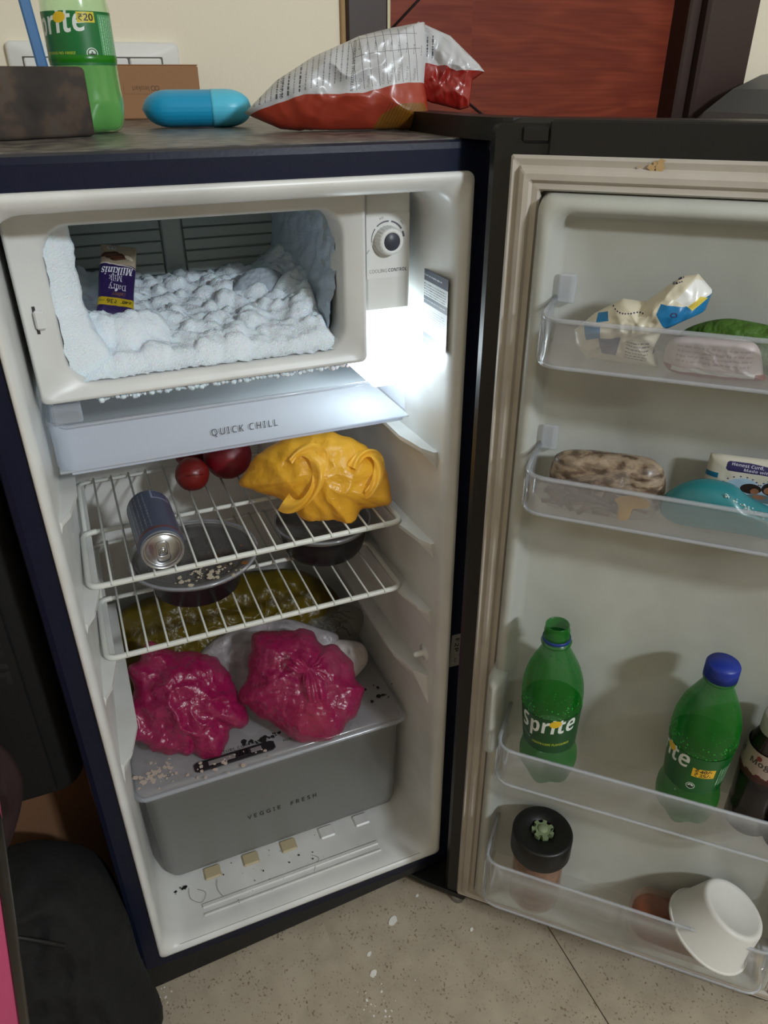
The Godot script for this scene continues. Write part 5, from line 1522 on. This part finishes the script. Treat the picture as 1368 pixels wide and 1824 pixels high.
# ------------------------------------------------------------------ beside the refrigerator
func beside():
	var bp := packet("black_bag", "black fabric bag slumped on the floor left of the refrigerator plinth", "bag", Vector3(-0.43, -0.99, 0.0), 0.1, -0.5,
		[-170, -230, -175, -60, -150, 70, -80, 125, 10, 140, 80, 125, 140, 65, 152, -80, 136, -230], 0.11, 0.08, M.black_soft, {"amp": 0.02, "freq": 6.0, "seed": 5, "rings": 30}, -1.219)
	obj("zip_seam", tubem([Vector3(-0.1, 0.06, 0.09), Vector3(0.0, 0.07, 0.1), Vector3(0.07, 0.02, 0.105)], 0.003, 6), mat(Color(0.09, 0.085, 0.085), 0.6), bp)
	var hb := thing("hanging_bag", "black tall bag with faint vertical lettering beside the refrigerator cabinet", "bag", Vector3(-0.385, G - 0.79, -0.16))
	obj("body", rbox(0.19, 0.69, 0.2, 0.03, 0.02), mat(Color(0.045, 0.04, 0.037), 0.8), hb)
	obj("strap", boxm(Vector3(0.0, 0.02, 0.1), Vector3(0.06, 0.67, 0.106), 0.002), mat(Color(0.035, 0.035, 0.036), 0.6), hb)
	lettering("lettering", hb, "ZIVE", Vector3(0.03, 0.27, 0.1062), Vector3(0, 0, -PI / 2), 0.05, 0, mat(Color(0.10, 0.10, 0.10), 0.6), 700)
	var tb := thing("tan_box", "tan cardboard box in the gap left of the refrigerator", "box", Vector3(-0.41, 0.0, -0.24), 0.06)
	obj("body", boxm(Vector3(-0.13, 0, -0.12), Vector3(0.12, 0.40, 0.08), 0.003), mat(Color(0.46, 0.32, 0.22), 0.85), tb)
	obj("flap", boxm(Vector3(-0.13, 0.36, 0.08), Vector3(0.12, 0.402, 0.083), 0.001), mat(Color(0.46, 0.32, 0.22), 0.85), tb)
	packet("maroon_cloth", "dark maroon cloth hanging over the tan box", "cloth", Vector3(-0.40, -0.70, 0.02), 0.1, -0.3, [-90, 90, 20, 100, 52, 40, 30, -30, -20, -90, -80, -110], 0.02, 0.02, mat(Color(0.13, 0.03, 0.04), 0.85), {"amp": 0.012, "freq": 14.0, "seed": 9})
	# pink case cut off by the frame
	var pc := thing("pink_case", "pink hard case with black piped edge at the lower left corner", "case", Vector3(-0.557, 0.02, 0.33), 0.0)
	pc.rotation.z = -0.147
	var rows := []
	for k in [[-0.09, 0.012], [-0.08, 0.003], [0.0, 0.0], [0.008, 0.004]]:
		rows.append(rrect(-0.13 + k[1], 0.13 - k[1], 0.0 + k[1], 0.86 - k[1], 0.02, k[0], 5))
	var st := begin()
	skin(st, rows, true, true); cap(st, rows[-1], true); cap(st, rows[0])
	obj("shell", done(st), mat(Color(0.74, 0.28, 0.44), 0.5), pc)
	obj("piping", tubem(Array(arc_path([Vector3(-0.13, 0.0, 0.0), Vector3(-0.13, 0.86, 0.0), Vector3(0.13, 0.86, 0.0), Vector3(0.13, 0.0, 0.0)], 0.02)), 0.006, 8), mat(Color(0.05, 0.03, 0.035), 0.25), pc)
	# grey plastic thing behind the door
	var gb := thing("grey_cover", "grey rounded plastic cover with pale upper edge behind the open door", "cover", Vector3(1.265, G - 0.06, -0.48))
	var gr := []
	for k in [[-0.14, 0.02], [-0.11, 0.0], [0.11, 0.0], [0.13, 0.02]]:
		var r := PackedVector3Array()
		for p in [Vector2(-0.19, -0.5), Vector2(-0.19, 0.03), Vector2(-0.155, 0.085), Vector2(-0.09, 0.125), Vector2(-0.02, 0.15), Vector2(0.1, 0.165), Vector2(0.2, 0.16), Vector2(0.2, -0.5)]:
			r.append(Vector3(p.x * (1.0 - k[1]), p.y - k[1], k[0]))
		r.reverse()
		gr.append(r)
	st = begin(false)
	skin(st, gr, true, true); cap(st, gr[-1], true); cap(st, gr[0])
	obj("body", done(st), mat(Color(0.36, 0.37, 0.37), 0.5), gb)
	obj("pale_edge", tubem([Vector3(-0.158, 0.083, 0.118), Vector3(-0.09, 0.124, 0.118), Vector3(-0.02, 0.15, 0.118), Vector3(0.1, 0.165, 0.118), Vector3(0.2, 0.16, 0.118)], 0.012, 8), mat(Color(0.55, 0.56, 0.57), 0.5), gb)
	obj("foot_post", boxm(Vector3(-0.1, -(G - 0.06), -0.05), Vector3(0.1, -0.48, 0.05), 0.004), mat(Color(0.2, 0.2, 0.2), 0.6), gb)

# ------------------------------------------------------------------ litter
func debris():
	var peel := mat(Color(0.93, 0.92, 0.89), 0.8)
	var spots := [[0.1402, 0.0461, 0.012], [0.0732, 0.1183, 0.009], [0.079, 0.085, 0.006], [0.075, 0.150, 0.003], [0.20, 0.02, 0.004], [0.262, 0.115, 0.005]]
	var names := ["oval white peel lying on the floor nearest the door hinge", "curled white peel on the floor in front of the plinth middle", "small white peel bit just behind the curled peel", "tiny white speck of peel before the curled peel", "small white peel on the floor close to the plinth", "white peel bit on the floor below the jar bin"]
	for k in spots.size():
		var s: Array = spots[k]
		var o := obj("floor_peel", flakes(1, Vector3.ZERO, Vector2.ZERO, s[2], 300 + k), peel, null, Vector3(s[0], 0.0005, s[1]))
		tag(o, names[k], "peel", "peel bits on the floor")
	tag(obj("floor_crumbs", flakes(30, Vector3.ZERO, Vector2(0.025, 0.03), 0.0035, 41), peel, null, Vector3(0.06, 0.0003, 0.19)), "scatter of tiny white crumbs on the floor tile", "crumbs", "", "stuff")
	tag(obj("plinth_crumbs", flakes(16, Vector3.ZERO, Vector2(0.012, 0.012), 0.003, 42), peel, null, Vector3(-0.262, 0.0003, 0.02)), "white crumbs at the left foot of the refrigerator plinth", "crumbs", "", "stuff")
	var y := G - 1.1245
	var hair := mat(Color(0.14, 0.11, 0.09), 0.6)
	var strands := [[Vector3(-0.185, y, -0.09), Vector3(-0.186, y, -0.07), Vector3(-0.17, y, -0.055), Vector3(-0.16, y, -0.07), Vector3(-0.172, y, -0.082)],
		[Vector3(-0.137, y, -0.088), Vector3(-0.14, y, -0.07), Vector3(-0.134, y, -0.052)], [Vector3(0.03, y, -0.068), Vector3(0.04, y, -0.058), Vector3(0.03, y, -0.046), Vector3(0.024, y, -0.036)]]
	var hn := ["looped dark hair on the white compartment floor near the left corner", "straight dark hair below the first stained pad", "curved fine hair across the drain channel"]
	for k in 3:
		var c := Curve3D.new()
		for p in strands[k]: c.add_point(p)
		var pts := []
		for j in range(strands[k].size() * 5):
			var t: float = float(j) / (strands[k].size() * 5 - 1) * (strands[k].size() - 1)
			var i: int = mini(int(t), strands[k].size() - 2)
			pts.append(strands[k][i].cubic_interpolate(strands[k][i + 1], strands[k][maxi(i - 1, 0)], strands[k][mini(i + 2, strands[k].size() - 1)], t - i) + Vector3(0, 0.0006, 0))
		tag(obj("hair_strand", tubem(pts, 0.0003, 4), hair), hn[k], "hair", "hair strands")
	tag(obj("dark_crumbs", flakes(7, Vector3.ZERO, Vector2(0.006, 0.0015), 0.005, 51), mat(Color(0.05, 0.045, 0.04), 0.8), null, Vector3(-0.196, y, -0.094)), "black crumb cluster at the left of the compartment floor", "crumbs", "", "stuff")
	tag(obj("dark_crumbs", flakes(30, Vector3.ZERO, Vector2(0.1, 0.025), 0.0022, 52), mat(Color(0.1, 0.085, 0.07), 0.8), null, Vector3(-0.02, y, -0.07)), "tiny dark specks strewn over the white compartment floor", "crumbs", "", "stuff")
